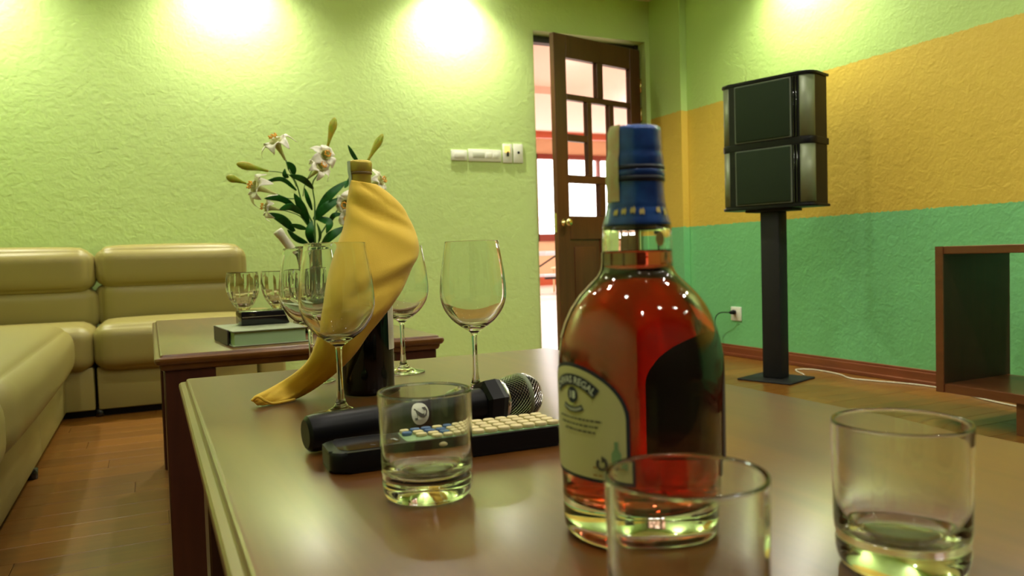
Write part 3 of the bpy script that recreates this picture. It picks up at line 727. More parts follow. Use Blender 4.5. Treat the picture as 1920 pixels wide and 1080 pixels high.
# gold crest marks on the collar
crest = []
for a, zc in ((-38, .2115), (-22, .2120), (-6, .2125), (10, .2115), (42, .2125), (60, .211)):
    vs = [cyl(a+dx*57.3/.021, zc+dz, .0212+(0.2100-zc-dz)*.30+.0006) for dx, dz in ((-.0018, 0), (-.0008, .0022), (0, .001), (.0009, .0026), (.0018, .0003), (.0012, -.0024), (0, -.0012), (-.0013, -.0022))]
    mesh('gold_crest', vs, [tuple(range(8))], M['gold'], wb)
mesh('gold_seal', [cyl(38+math.cos(2*PI*k/20)*.0034*57.3/.0232, .1935+math.sin(2*PI*k/20)*.0045, .0238) for k in range(20)], [tuple(range(20))], M['gold'], wb, True)
# back label facing the camera's left
RL = .0549
def label_top(da, half, zc, hgt): return zc+hgt*math.sqrt(max(0, 1-(da/half)**2))
def label(name, ac, half, z0, zc, hgt, mat, parent, eps=0, n=40):
    vs = []; fs = []; rows = 6
    for k in range(n+1):
        da = -half+2*half*k/n; da = half*math.sin(da/half*PI/2)
        zt = label_top(da, half, zc, hgt)
        for j in range(rows+1):
            zz = z0+(zt-z0)*j/rows
            R = np.interp(zz, [.0, .0544, .095, .110, .120], [.0540, .0543, .0545, .0545, .0538])+.0005+eps
            vs.append(cyl(ac+da, zz, R))
    for k in range(n):
        for j in range(rows): i = k*(rows+1)+j; fs.append((i, i+rows+1, i+rows+2, i+1))
    return mesh(name, vs, fs, mat, parent, True)
AC = -53
lb0 = label('label', AC, 46, .0435, .083, .0335, M['navy'], wb)
lb1 = label('label_face', AC, 43.5, .0458, .083, .0312, M['label'], lb0, .0003)
def wrap(name, vs2, fs, mat, parent, ac, zc, eps=.0009):
    return mesh(name, [cyl(ac+math.degrees(v[0]/RL), zc+v[1], RL+eps) for v in vs2], fs, mat, parent)
def arc_shape(r, th, a0, a1, n=24):
    vs = []; fs = []
    for k in range(n+1):
        a = math.radians(a0+(a1-a0)*k/n); vs += [((r-th)*math.sin(a), (r-th)*math.cos(a)-r), ((r+th)*math.sin(a), (r+th)*math.cos(a)-r)]
    for k in range(n): fs.append((2*k, 2*k+1, 2*k+3, 2*k+2))
    return vs, fs
# banner with the name
vs, fs = arc_shape(.030, .0036, -42, 42); wrap('name_banner', vs, fs, M['navy'], lb0, AC+3, .1062, .0010)
tv, tf = text_mesh('CHIVAS REGAL', .0062, .00012)
rb = .030; bent = [((rb+v.y)*math.sin(v.x/rb), (rb+v.y)*math.cos(v.x/rb)-rb) for v in tv]
wrap('lettering', bent, tf, M['pale'], lb0, AC+3, .1060, .0013)
vs = [(.0052*math.cos(2*PI*k/24), .0052*math.sin(2*PI*k/24)) for k in range(24)]; wrap('age_roundel', vs, [tuple(range(24))], M['navy'], lb0, AC+3, .0965, .0010)
tv, tf = text_mesh('18', .0068, .0002); wrap('lettering', tv, tf, M['pale'], lb0, AC+3, .0965, .0013)
vs, fs = arc_shape(.020, .0018, -28, 28); wrap('lower_banner', [(x, -y) for x, y in vs], fs, M['navy'], lb0, AC+3, .0872, .0010)
vs, fs = arc_shape(.020, .0009, -26, 26); wrap('banner_stripe', [(x, -y) for x, y in vs], fs, M['grey_print'], lb0, AC+3, .0872, .0012)
def print_line(x0, x1, y, h, seed):
    rr = random.Random(seed); vs = []; fs = []; x = x0
    while x < x1:
        w_ = rr.uniform(.0012, .0042); k = len(vs); vs += [(x, y), (min(x+w_, x1), y), (min(x+w_, x1), y+h), (x, y+h)]; fs.append((k, k+1, k+2, k+3)); x += w_+.0007
    return vs, fs
for i, (xa_, xb_) in enumerate(((-.019, .021), (-.017, .018), (-.012, .016))):
    vs, fs = print_line(xa_, xb_, 0, .0011, i); wrap('small_print', vs, fs, M['ink'], lb0, AC+6, .0812-.0036*i, .0010)
vs, fs = arc_shape(.0031, .0010, 20, 320, 20); wrap('recycling_mark', [(x, y+.0031) for x, y in vs], fs, M['ink'], lb0, AC+27, .0555, .0010)
wrap('recycling_mark', [(-.0002, .0055), (.0035, .0032), (-.0002, .0010)], [(0, 1, 2)], M['ink'], lb0, AC+27, .0555, .0010)
wrap('bottle_mark', [(-.003, -.008), (.003, -.008), (.003, .002), (.0012, .005), (.0012, .0095), (-.0012, .0095), (-.0012, .005), (-.003, .002)], [tuple(range(8))], M['label_green'], lb0, AC+37, .061, .0010)
for i, (xa_, xb_) in enumerate(((-.008, .008), (-.008, -.001))):
    vs, fs = print_line(xa_, xb_, 0, .0014, i+9); wrap('small_print', vs, fs, M['ink_red'], lb0, AC+29, .0525-.0048*i, .0010)
# front label, on the far side, seen through the whisky
lbf = label('front_label', 124, 54, .040, .092, .034, M['front_label'], wb)

# ================================================================== WINE BOTTLE WITH NAPKIN
wp = at_z(694, 738, TZ); WX, WY = wp.x, wp.y+.01
vb = thing('wine_bottle', 'tall dark wine bottle with gold foil neck, wrapped by yellow napkin', 'bottle', (WX, WY, TZ))
lathe('glass_body', [(0, .004), (.02, .003), (.033, 0), (.0365, .003), (.0375, .010), (.0378, .185), (.036, .200), (.030, .214), (.021, .226), (.0162, .238), (.0148, .252), (.0142, .30), (0, .30)], M['wine_black'], vb, (WX, WY, TZ+.0003), 64)
lathe('foil_capsule', [(.0158, .250), (.0152, .262), (.0150, .304), (.0158, .306)], M['foil'], vb, (WX, WY, TZ), 48)
lathe('foil_ring', [(.0158, .306), (.0164, .3068), (.0164, .3090), (.0158, .310)], M['foil_dark'], vb, (WX, WY, TZ), 48)
lathe('foil_cap', [(.0158, .310), (.0166, .3112), (.0168, .3215), (.0160, .3248), (.0135, .3258), (0, .3255)], M['foil'], vb, (WX, WY, TZ), 48)
vn = Vector((-WX, -WY, 0)).normalized(); vt = Vector((-vn.y, vn.x, 0))
def cyl2(a, z, R): a = math.radians(a); return Vector((WX, WY, TZ)) + vn*(R*math.cos(a)) + vt*(R*math.sin(a)) + Vector((0, 0, z))
def patch2(name, a0, a1, zr, mat, n=14):
    vs = []; fs = []
    for R, z in zr:
        for k in range(n+1): vs.append(cyl2(a0+(a1-a0)*k/n, z, R))
    for j in range(len(zr)-1):
        for k in range(n): i = j*(n+1)+k; fs.append((i, i+1, i+n+2, i+n+1))
    return mesh(name, vs, fs, mat, vb, True)
patch2('tax_stamp', -95, -48, [(.0163, .262), (.0159, .304), (.0172, .311), (.0174, .3245)], M['paper_blue'])
patch2('label', 52, 270, [(.0384, .062), (.0384, .165)], M['paper'], 40)
patch2('label_edge', -90, -66, [(.0385, .040), (.0385, .058)], M['grey_print'], 6)

# ------------------------------------------------------------------ napkin: one folded cloth swept down from the neck to the table
secs = [  # left px, right px, centre depth offset from the bottle axis (towards camera), half thickness
    ((656, 337), (704, 345), .000, .0190), ((655, 356), (728, 362), .003, .0230), ((651, 386), (752, 386), .006, .0270), ((648, 411), (766, 411), .008, .0320),
    ((643, 434), (777, 437), .012, .0370), ((633, 462), (782, 466), .018, .0400), ((622, 495), (774, 494), .024, .0420), ((614, 525), (755, 535), .032, .0400),
    ((608, 560), (733, 572), .045, .0300), ((603, 590), (711, 602), .054, .0200), ((598, 618), (690, 628), .056, .0160), ((590, 648), (668, 660), .052, .0150),
    ((577, 676), (640, 690), .040, .0150), ((552, 700), (603, 720), .015, .0140), ((522, 719), (566, 743), -.005, .0120), ((496, 733), (530, 756), .012, .0085), ((478, 742), (500, 760), .020, .0055), ((471, 750), (482, 760), .022, .0030)]
keys = []
for (l, r, off, th) in secs:
    Yc = WY-off
    A = at_y(l[0], l[1], Yc); B = at_y(r[0], r[1], Yc)
    keys.append((A, B, th))
Ks = smooth_path([k[0] for k in keys], 5), smooth_path([k[1] for k in keys], 5), smooth_path([Vector((k[2], 0, 0)) for k in keys], 5)
NR, NA = len(Ks[0]), 56
vs = []; fs = []
def fold(u, v, front):
    """u 0..1 down the cloth, v 0..1 left to right: gathered creases"""
    f = 0
    for (u0_, v0_, u1_, v1_, wd, am) in ((.10, .0, .22, .9, .020, -.0085), (.055, .0, .10, .7, .022, .0050), (.155, .0, .28, .85, .028, .0060), (.02, .30, .17, .95, .020, -.0045),
                                        (.37, 1.0, .46, .35, .024, -.0070), (.33, 1.0, .40, .4, .022, .0045), (.44, 1.0, .60, .45, .03, .0035), (.25, .15, .50, .75, .05, .0030),
                                        (.60, .1, .85, .7, .03, .0035), (.68, .4, .97, .8, .018, -.0028), (.78, .0, .98, .45, .018, -.0028), (.52, .2, .75, .35, .03, -.002)):
        # distance to segment in (u, v*0.35)
        ax, ay, bx, by = u0_, v0_*.3, u1_, v1_*.3; px, py = u, v*.3
        t = max(0, min(1, ((px-ax)*(bx-ax)+(py-ay)*(by-ay))/((bx-ax)**2+(by-ay)**2)))
        d = math.hypot(px-ax-t*(bx-ax), py-ay-t*(by-ay)); f += .75*am*math.exp(-(d/wd)**2)*(1-.4*t)
    return f
for i in range(NR):
    A, B, th = Ks[0][i], Ks[1][i], Ks[2][i].x
    u = i/(NR-1); c = (A+B)/2; wv = (B-A)/2
    view = (c-EYE).normalized(); axis = wv.normalized(); out = (-(view - view.dot(axis)*axis)).normalized()
    for k in range(NA):
        a = 2*PI*k/NA; ca, sa = math.cos(a), math.sin(a)
        e = 0.8
        xx = math.copysign(abs(ca)**e, ca); yy = math.copysign(abs(sa)**e, sa)
        v = (xx+1)/2
        dsp = fold(u, v, yy > 0)*(1 if yy > 0 else .3)*min(1, abs(yy)*2.5)*min(1, th/.012)
        p = c + wv*xx + out*(th*yy + dsp)
        if p.z < TZ+.0012: p.z = TZ+.0012
        vs.append(p)
for i in range(NR-1):
    for k in range(NA): k2 = (k+1) % NA; fs.append((i*NA+k, i*NA+k2, (i+1)*NA+k2, (i+1)*NA+k))
fs.append(tuple((NR-1)*NA+k for k in range(NA)))
# turned-in mouth at the neck
b0 = len(vs); c0 = (Ks[0][0]+Ks[1][0])/2
for k in range(NA):
    p = vs[k]; vs.append(c0+(p-c0)*.90+Vector((0, 0, -.001)))
for k in range(NA):
    p = vs[k]; vs.append(c0+(p-c0)*.86+Vector((0, 0, -.02)))
for k in range(NA):
    k2 = (k+1) % NA; fs.append((b0+k, b0+k2, k2, k)); fs.append((b0+NA+k, b0+NA+k2, b0+k2, b0+k))
nap = mesh('napkin', vs, fs, M['napkin'], None, True)
tag(nap, 'mustard yellow cloth napkin draped around the wine bottle neck down to table', 'napkin')
# rolled hem line along the tail tip
tip = thing
hemp = [at_y(472, 751, WY-.026), at_y(484, 744, WY-.030), at_y(498, 752, WY-.031), at_y(512, 758, WY-.027), at_y(534, 757, WY-.022), at_y(553, 750, WY-.012)]
for p in hemp: p.z = max(p.z, TZ+.003)
tube('hem', hemp, .0018, M['napkin'], nap, 8, 6)

# ================================================================== MICROPHONE
E0 = Vector((.136, .766, TZ+.019)); E1 = Vector((.383, .796, TZ+.0262))
ax = (E1-E0).normalized(); s_ = ax.cross(Vector((0, 0, 1))).normalized(); n_ = s_.cross(ax)
MR = Matrix((s_, n_, ax)).transposed()
mc = thing('microphone', 'black wireless handheld microphone lying behind the remote control', 'microphone', E0, 0)
lathe('body', [(0, -.006), (.014, -.006), (.0175, -.003), (.0185, .002), (.0182, .03), (.0172, .09), (.0165, .15), (.0172, .19), (.0195, .205), (0, .205)], M['black'], mc, E0, 48, MR, True, False, 35)
hexp = []
for r, z in [(.0205, .190), (.0262, .193), (.0268, .207), (.0245, .2135), (.018, .2135)]: hexp.append((r, z))
lathe('anti_roll_collar', [(0, .1895)]+hexp+[(0, .2136)], M['black'], mc, E0, 6, MR @ Matrix.Rotation(.3, 3, 'Z'), False)
lathe('neck_ring', [(.020, .2130), (.0225, .2135), (.0228, .2165), (.021, .218)], M['chrome'], mc, E0, 48, MR)
# head: dark core, woven wire, flat band
def head_r(z):   # z from .216 to .2665
    t = (z-.216)/(.2675-.216)
    if t < .52: return .0218+(.0262-.0218)*math.sin(t/.52*PI/2)
    return .0262*math.sqrt(max(0, 1-((t-.52)/.48)**2))
core = [(max(0, head_r(.216+.0515*k/16)-.0016), .216+.0515*k/16) for k in range(17)]
core = [(0, .2155)]+core[:-1]+[(0, .2660)]
lathe('head_core', core, principled('dark foam', (.006, .006, .006), .95, spec=.1), mc, E0, 32, MR)
def weave(z0, z1, rows, nseg, name):
    bm = bmesh.new(); grid = []
    for j in range(rows+1):
        t = j/rows; z = z0+(z1-z0)*t; r = head_r(z); ring = []
        for k in range(nseg):
            a = 2*PI*(k+.5*(j % 2))/nseg; ring.append(bm.verts.new(E0 + MR @ Vector((r*math.cos(a), r*math.sin(a), z))))
        grid.append(ring)
    for j in range(rows-1):
        for k in range(nseg):
            s = j % 2
            a = grid[j][k]; b = grid[j+1][k if s else k-1]; c = grid[j+1][(k+1) % nseg if s else k]; d = grid[j+2][k]
            try: bm.faces.new((a, b, d, c))
            except ValueError: pass
    o = from_bm(name, bm, M['chrome'], mc)
    wf = o.modifiers.new('w', 'WIREFRAME'); wf.thickness = .00095; wf.use_replace = True; wf.use_even_offset = False
    return o
weave(.2172, .2425, 14, 34, 'wire_mesh')
# dome: parametrise by angle for even cells
def dome(rows, nseg):
    bm = bmesh.new(); grid = []
    for j in range(rows+1):
        ph = j/rows*(PI/2-.12); t = .52+.48*math.sin(ph); z = .216+t*.0515; r = .0262*math.cos(ph); ring = []
        for k in range(nseg):
            a = 2*PI*(k+.5*(j % 2))/nseg; ring.append(bm.verts.new(E0 + MR @ Vector((r*math.cos(a), r*math.sin(a), z))))
        grid.append(ring)
    for j in range(rows-1):
        for k in range(nseg):
            s = j % 2
            bm.faces.new((grid[j][k], grid[j+1][k if s else k-1], grid[j+2][k], grid[j+1][(k+1) % nseg if s else k]))
    o = from_bm('wire_dome', bm, M['chrome'], mc)
    wf = o.modifiers.new('w', 'WIREFRAME'); wf.thickness = .0009; wf.use_replace = True; wf.use_even_offset = False
dome(16, 34)
lathe('head_band', [(.0255, .2395), (.0268, .2405), (.0270, .2425), (.0268, .2445), (.0258, .2455)], M['silver'], mc, E0, 48, MR)
# number sticker
def on_barrel(z, a, R): return E0 + MR @ Vector((R*math.cos(a), R*math.sin(a), z))
zs = .1085; R = .0172
def sticker(name, v2, f, mat, eps):
    # v2.x across the barrel, v2.y along the barrel towards the head; angle centre faces the camera
    return mesh(name, [on_barrel(zs+v[1], ST_A - v[0]/R, R+eps) for v in v2], f, mat, mc, False)
cdir = (EYE-(E0+ax*zs)); cdir = cdir-cdir.dot(ax)*ax; ST_A = math.atan2(cdir.dot(n_), cdir.dot(s_))-.22*0
ST_A += .12
sv = []; sf = []
for q, rr in enumerate((0, .006, .0118)):
    if q == 0: sv.append((0, 0)); continue
    for k in range(32): sv.append((rr*math.cos(2*PI*k/32), rr*math.sin(2*PI*k/32)))
for k in range(32):
    k2 = (k+1) % 32; sf.append((0, 1+k, 1+k2)); sf.append((1+k, 33+k, 33+k2, 1+k2))
stk = sticker('number_sticker', sv, sf, M['paper'], .0004)
tv, tf = text_mesh('2', .023, .0007)
sticker('digit', [(v.x, v.y) for v in tv], tf, M['ink'], .0009)

# ================================================================== REMOTE CONTROL
RA = Vector((.140, .668, TZ)); RD = Vector((.228, -.006, 0)).normalized(); RN = Vector((-RD.y, RD.x, 0))
RM = Matrix(((RD.x, RN.x, 0, RA.x), (RD.y, RN.y, 0, RA.y), (0, 0, 1, RA.z), (0, 0, 0, 1)))
rc = thing('remote_control', 'long black remote control with cream and blue buttons', 'remote', RA)
RLn, RWd, RH = .232, .060, .0185
T = RM @ Matrix.Translation((RLn/2-.005, RWd/2, .0008))
extrude_outline('casing', rounded_rect(RLn, RWd, .014, 8), 0, RH, M['black'], rc, T, .004)
ptop = RH+.0008
T2m = RM @ Matrix.Translation((.030, RWd/2, ptop))
extrude_outline('gloss_plate', rounded_rect(.052, RWd-.012, .011, 6), -.0005, .0006, M['black_gloss'], rc, T2m)
T3m = RM @ Matrix.Translation((.141, RWd/2, ptop))
extrude_outline('key_panel', rounded_rect(.160, RWd-.008, .005, 4), -.0005, .0004, M['label_green'], rc, T3m)
for pts in ([(-.010, -.004), (-.0085, -.0055), (-.004, -.0085), (-.0055, -.0065)], [(.001, .0035), (.003, .0065), (.0085, .0065), (.0125, -.004), (.0095, -.0045), (.006, .0035), (.003, .0035)]):
    mesh('printed_mark', [RM @ Vector((.042+x, RWd/2-.008+y, ptop+.0009)) for x, y in pts], [tuple(range(len(pts)))[::-1]], M['grey_print'], rc)
lathe('round_sticker', [(0, 0), (.0048, 0), (.0048, .0005), (0, .0005)], M['cream_btn'], rc, RM @ Vector((.098, .0, .0098)), 20, RM.to_3x3() @ Matrix.Rotation(PI/2, 3, 'X'))
btn_pts = rounded_rect(.0118, .0096, .0042, 4)
def button(i, j, mat):
    x = .069+.0131*i; y = .0105+.0130*j
    if (j % 2): x += .0
    T = RM @ Matrix.Translation((x, y, ptop+.0002))
    extrude_outline('button', btn_pts, 0, .0042, mat, rc, T, .0012)
for i in range(12):
    for j in range(4):
        if (i, j) in ((0, 0), (0, 1), (1, 0)): continue
        blue = (i, j) in ((0, 2), (1, 3), (2, 2), (2, 3), (3, 2), (4, 3), (3, 1))
        button(i, j, M['blue_btn' if blue else 'cream_btn'])

# ================================================================== BOOK, BLACK CASE, DISH ON THE FAR TABLE
BA = Vector((.163, 1.850, TZ)); ba = math.radians(5.0)
BM_ = Matrix.Translation(BA) @ Matrix.Rotation(ba, 4, 'Z')
bk = thing('book', 'thick book with pale green page edges lying at the far table edge', 'book', BA, ba)
BW, BD, BH = .172, .235, .036
box('cover', (0, 0, BH-.003), (BW, BD, BH), M['book_cover'], bk, .0008, 1, BM_)
box('cover', (0, 0, .0003), (BW, BD, .003), M['book_cover'], bk, .0008, 1, BM_)
box('spine', (-.003, .05, .0003), (.001, BD, BH), M['book_spine'], bk, .0008, 1, BM_)
box('spine', (0, BD-.003, .0003), (BW, BD, BH-.002), M['book_spine'], bk, .0008, 1, BM_)
box('page_block', (.005, .006, .003), (BW-.006, BD-.004, BH-.003), M['book_page'], bk, 0, 1, BM_)
cs0 = at_z(453, 611, TZ+BH+.001)
CM = Matrix.Translation(cs0) @ Matrix.Rotation(math.radians(5), 4, 'Z')
cs = thing('black_case', 'glossy black case lying on top of the green-edged book', 'case', cs0)
bm = bmesh.new()
for v in [(0, 0, 0), (.118, 0, 0), (.118, .07, 0), (0, .07, 0), (0, 0, .034), (.104, 0, .034), (.104, .07, .034), (0, .07, .034)]: bm.verts.new(v)
bm.verts.ensure_lookup_table()
for f in ((3, 2, 1, 0), (4, 5, 6, 7), (0, 1, 5, 4), (1, 2, 6, 5), (2, 3, 7, 6), (3, 0, 4, 7)): bm.faces.new([bm.verts[i] for i in f])
bmesh.ops.bevel(bm, geom=bm.edges[:], offset=.003, segments=2, profile=.5, affect='EDGES'); bmesh.ops.transform(bm, matrix=CM, verts=bm.verts[:])
auto_smooth(from_bm('shell', bm, M['black_gloss'], cs), 40)
box('seam_strip', (.002, -.0012, .0190), (.110, .0010, .0208), M['chrome'], cs, 0, 1, CM)
ds = at_y(597, 575, 2.12)
dsh = thing('ashtray', 'dark glass ashtray behind the book, seen through the wine glasses', 'ashtray', (ds.x, 2.12, TZ))
lathe('bowl', [(0, .001), (.045, .001), (.052, .006), (.056, .040), (.055, .043), (.052, .040), (.047, .012), (0, .008)], principled('smoked glass', (.015, .03, .018), .08, coat=.6), dsh, (ds.x, 2.12, TZ), 48)

# ================================================================== VASE WITH LILIES
VP = at_y(583, 560, 2.56); VX, VY = VP.x, 2.56
va = thing('flower_vase', 'clear glass cylinder vase holding the white lilies', 'vase', (VX, VY, TZ))
lathe('glass_body', [(0, .001), (.038, .0005), (.0405, .003), (.041, .01), (.0415, .12), (.044, .238), (.0435, .240), (.042, .238), (.0395, .12), (.039, .014), (.036, .010), (0, .009)], M['glass'], va, (VX, VY, TZ), 48)
lathe('water', [(0, .0095), (.036, .0102), (.0392, .0142), (.0397, .12), (.0402, .165), (0, .1648)], M['water'], va, (VX, VY, TZ), 48)
# leaning wine bottle behind
bt0 = at_y(520, 432, 2.75); bt1 = at_y(549, 470, 2.75)
dirn = (bt0-bt1).normalized()
# base on the table: go down along the neck axis
k = (bt1.z-(TZ+.03))/dirn.z; base_pt = bt1-dirn*k
zq = dirn; xq = zq.cross(Vector((0, 1, 0))).normalized(); yq = zq.cross(xq); TR = Matrix((xq, yq, zq)).transposed()
lnb = (bt0-base_pt).length
tb = thing('green_bottle', 'small leaning bottle with pale neck wrapper beside the lily vase', 'bottle', base_pt)
lathe('glass_body', [(0, 0), (.028, 0), (.031, .006), (.031, lnb-.17), (.027, lnb-.145), (.017, lnb-.115), (.0135, lnb-.10), (.0125, lnb-.002), (0, lnb-.002)], principled('green bottle glass', (.008, .035, .012), .08, coat=.6), tb, base_pt, 40, TR)
lathe('neck_wrapper', [(.0150, lnb-.080), (.0148, lnb-.022), (.0165, lnb-.020), (.0168, lnb-.004), (.0155, lnb), (0, lnb)], M['paper'], tb, base_pt, 32, TR)

FY = VY
def fp(x, y, dy=0): return at_y(x, y, FY+dy)
def leaf_mesh(pts, wpx, parent, mat=None, twist=0.35, dy=(0, 0, 0)):
    pts = [fp(x, y, d) for (x, y), d in zip(pts, dy)]
    path = smooth_path(pts, 8); N = len(path); wd = wpx*.00178; vs = []; fs = []
    for i, p in enumerate(path):
        t = (path[min(i+1, N-1)]-path[max(i-1, 0)]).normalized()
        view = (p-EYE).normalized(); side = t.cross(view).normalized(); nrm = side.cross(t).normalized()
        s = i/(N-1); wv = wd*.5*(math.sin(PI*min(1, s*.93+.07))**.75)*(1 if s < .98 else .3)
        side2 = (side*math.cos(twist)+nrm*math.sin(twist))
        vs += [p-side2*wv, p-side2*wv*.5+nrm*wv*.22, p+nrm*wv*.30*0-nrm*wv*.05, p+side2*wv*.5+nrm*wv*.22, p+side2*wv]
    for i in range(N-1):
        for k in range(4): a = i*5+k; fs.append((a, a+1, a+6, a+5))
    o = mesh('leaf', vs, fs, mat or M['leaf'], parent, True)
    sd = o.modifiers.new('s', 'SOLIDIFY'); sd.thickness = .0007
    return o
def bud_mesh(base, tip_, rpx, parent, db=0, dt=0):
    A, B = fp(*base, db), fp(*tip_, dt); ax_ = (B-A); Ln = ax_.length; z = ax_.normalized(); x = z.cross(Vector((.2, .9, .1))).normalized(); y = z.cross(x)
    Rm_ = Matrix((x, y, z)).transposed(); r = rpx*.0021
    lathe('bud', [(0, 0), (.28*r, .02*Ln), (.36*r, .2*Ln), (.62*r, .42*Ln), (r, .66*Ln), (.95*r, .8*Ln), (.6*r, .93*Ln), (.25*r, .985*Ln), (0, Ln)], M['bud'], parent, A, 12, Rm_)
def flower(base, mouth, parent, size=1.0, db=0, dm=0, npet=6, seed=0):
    """trumpet from base to mouth, petals flare and curl back, orange anthers"""
    rnd = random.Random(seed)
    A, B = fp(*base, db), fp(*mouth, dm); z = (B-A).normalized(); x = z.cross(Vector((.1, .9, .2))).normalized(); y = z.cross(x); Ln = (B-A).length
    MR_ = Matrix((x, y, z)).transposed()
    fl_ = lathe('trumpet', [(.003*size, 0), (.0045*size, Ln*.3), (.008*size, Ln*.65), (.0165*size, Ln), (.016*size, Ln), (.0075*size, Ln*.65), (.0035*size, Ln*.3)], M['petal_g'], parent, A, 18, MR_)
    for i in range(npet):
        a0 = 2*PI*i/npet+rnd.uniform(-.15, .15); wmax = (.0175 if i % 2 else .0140)*size; vs = []; fs = []; N = 10
        curl = rnd.uniform(.8, 1.15)
        for j in range(N+1):
            t = j/N; r = (.0125+.040*t*curl-.006*t*t)*size; h = Ln-.012*size+(.034*t-.050*t*t*curl)*size+(.004*size*math.sin(3*t*PI+i))*t
            wv = wmax*(math.sin(PI*min(1, .22+.78*t))**.7)
            if t > .97: wv = .0008
            for q in (-1, -.5, 0, .5, 1):
                aa = a0; px_ = r*math.cos(aa)-math.sin(aa)*wv*q; py_ = r*math.sin(aa)+math.cos(aa)*wv*q
                vs.append(A+MR_ @ Vector((px_, py_, h+abs(q)*wv*.28)))
        for j in range(N):
            for q in range(4): b = j*5+q; fs.append((b, b+1, b+6, b+5))
        o = mesh('petal', vs, fs, M['petal'], fl_, True); sd = o.modifiers.new('s', 'SOLIDIFY'); sd.thickness = .0006
    for i in range(6):
        a0 = 2*PI*i/6+.3; c = A+MR_ @ Vector((.009*size*math.cos(a0), .009*size*math.sin(a0), Ln+.011*size))
        tube('filament', [A+MR_ @ Vector((0, 0, Ln*.6)), A+MR_ @ Vector((.005*size*math.cos(a0), .005*size*math.sin(a0), Ln)), c], .0007*size, M['petal_g'], fl_, 5, 2)
        d = Vector((-math.sin(a0), math.cos(a0), .6)).normalized(); d = MR_ @ d
        tube('anther', [c-d*.006*size, c, c+d*.006*size], .0019*size, M['anther'], fl_, 6, 2)
    return fl_
def stalk(label, pts, loc_px, rad=.0032):
    t = thing('lily_stalk', label, 'flower', (VX, VY, TZ+.012), 0, 'lily stalks in the vase')
    tube('stem', pts, lambda s: rad*(1-.45*s), M['stem'], t, 8)
    return t
B0 = Vector((VX, VY, TZ+.014))
# left stalk
sa = stalk('left-leaning lily stalk with two olive buds and three open flowers', [B0+Vector((.015, 0, 0)), fp(592, 462), fp(584, 415), fp(566, 378), fp(556, 345), fp(541, 318)], None)
tube('stem', [fp(541, 318), fp(536, 300)], .0022, M['stem'], sa, 6, 3)
tube('stem', [fp(556, 350), fp(545, 330), fp(525, 323), fp(504, 321)], .0013, M['stem'], sa, 6, 3)
tube('stem', [fp(563, 372), fp(540, 372), fp(520, 364)], .0016, M['stem'], sa, 6, 3)
tube('stem', [fp(575, 420), fp(562, 405), fp(545, 398), fp(530, 394)], .0016, M['stem'], sa, 6, 3)
tube('stem', [fp(520, 364), fp(490, 352), fp(458, 344)], .0013, M['stem'], sa, 6, 3)
flower((535, 300), (515, 262), sa, 1.2, 0, -.02, 6, 1)
flower((518, 364), (475, 349), sa, 1.15, 0, -.02, 6, 2)
flower((530, 394), (497, 388), sa, .95, 0, .0, 6, 3)
bud_mesh((504, 321), (443, 307), 6.2, sa); bud_mesh((462, 344), (424, 331), 5.8, sa)
leaf_mesh([(556, 357), (528, 336), (491, 343)], 9, sa, dy=(0, -.02, -.03))
leaf_mesh([(558, 392), (528, 373), (494, 372)], 12, sa, dy=(0, -.02, -.03))
leaf_mesh([(568, 402), (545, 388), (523, 393)], 14, sa, dy=(0, -.03, -.04))
leaf_mesh([(552, 434), (530, 412), (503, 399)], 17, sa, dy=(0, -.02, -.03))
leaf_mesh([(577, 457), (556, 447), (538, 430)], 12, sa, dy=(0, -.02, -.03))
leaf_mesh([(575, 430), (560, 425), (545, 420)], 10, sa, dy=(0, -.02, -.03))
leaf_mesh([(551, 328), (548, 314), (538, 303)], 13, sa, dy=(0, -.01, -.01))
leaf_mesh([(541, 333), (534, 328), (534, 316)], 9, sa, dy=(0, -.01, -.01))
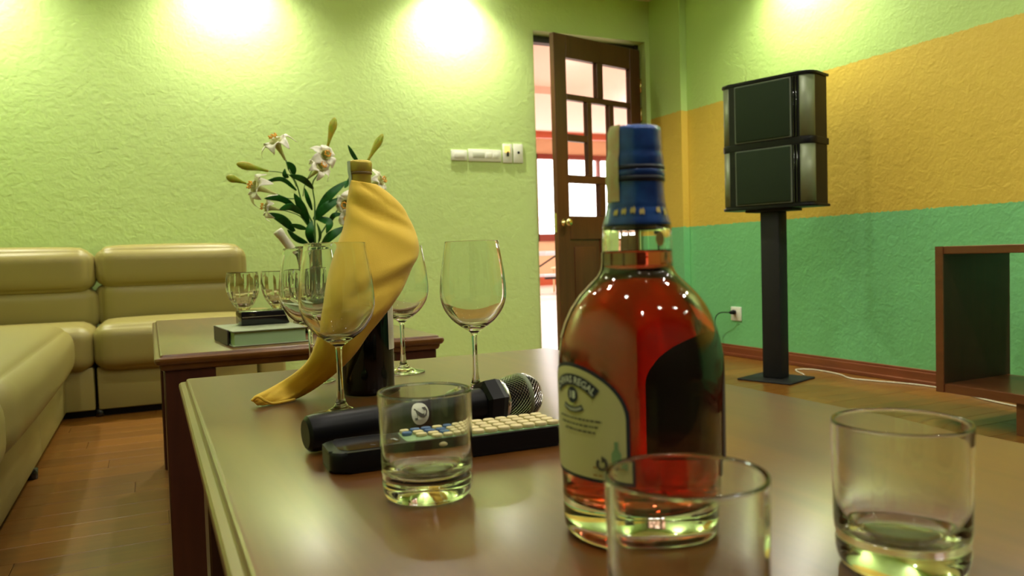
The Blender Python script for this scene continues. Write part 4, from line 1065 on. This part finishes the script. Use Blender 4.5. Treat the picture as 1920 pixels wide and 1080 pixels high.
# middle stalk
sb = stalk('upright middle lily stalk with tall green bud and paired pale flowers', [B0+Vector((-.012, .01, 0)), fp(590, 465, .02), fp(590, 420, .02), fp(590, 380, .03), fp(586, 345, .03), fp(597, 325, .03), fp(608, 300, .03)], None)
tube('stem', [fp(608, 300, .03), fp(614, 285, .03), fp(616, 270, .03)], .0018, M['stem'], sb, 6, 3)
tube('stem', [fp(568, 368, .02), fp(572, 345, .02), fp(585, 320, .02), fp(592, 305, .02)], .0014, M['stem'], sb, 6, 3)
flower((576, 336), (603, 312), sb, 1.0, .03, -.02, 6, 4)
flower((592, 306), (612, 290), sb, 1.0, .05, -.02, 6, 5)
bud_mesh((614, 276), (628, 220), 6.5, sb, .03, .03)
leaf_mesh([(587, 354), (567, 336), (541, 328)], 13, sb, dy=(.02, -.02, -.03))
leaf_mesh([(578, 422), (566, 390), (551, 362)], 17, sb, dy=(.02, -.02, -.03))
leaf_mesh([(585, 394), (577, 372), (571, 352)], 9, sb, dy=(.02, 0, 0))
leaf_mesh([(599, 453), (600, 437), (594, 417)], 6, sb, dy=(.02, 0, 0), mat=M['stem'])
leaf_mesh([(586, 460), (580, 436), (585, 412)], 16, sb, dy=(.02, -.02, -.01))
# right stalk
sr = stalk('right-leaning lily stalk behind the napkin with olive bud', [B0+Vector((0, -.012, 0)), fp(596, 462, .04), fp(610, 425, .06), fp(640, 385, .06), fp(668, 345, .06), fp(684, 312, .06)], None)
tube('stem', [fp(660, 355, .06), fp(650, 372, .04), fp(645, 380, .04)], .0016, M['stem'], sr, 6, 3)
bud_mesh((687, 306), (718, 251), 6.2, sr, .06, .06)
flower((682, 350), (716, 338), sr, 1.0, .06, .02, 6, 6)
flower((668, 375), (648, 384), sr, 1.0, .06, -.02, 6, 7)
flower((672, 405), (652, 410), sr, .9, .06, -.02, 6, 8)
leaf_mesh([(592, 402), (618, 366), (652, 338)], 17, sr, dy=(.04, 0, 0))
leaf_mesh([(588, 412), (612, 388), (642, 370)], 18, sr, dy=(.04, 0, 0))
leaf_mesh([(616, 420), (626, 404), (643, 401)], 10, sr, dy=(.04, 0, 0))
leaf_mesh([(604, 457), (622, 441), (648, 424)], 17, sr, dy=(.04, 0, 0))
leaf_mesh([(592, 408), (617, 417), (612, 438)], 15, sr, dy=(.04, 0, 0))
leaf_mesh([(672, 305), (662, 290), (652, 271)], 9, sr, dy=(.06, .06, .06))
leaf_mesh([(646, 352), (651, 345), (656, 330)], 7, sr, dy=(.04, .04, .04))
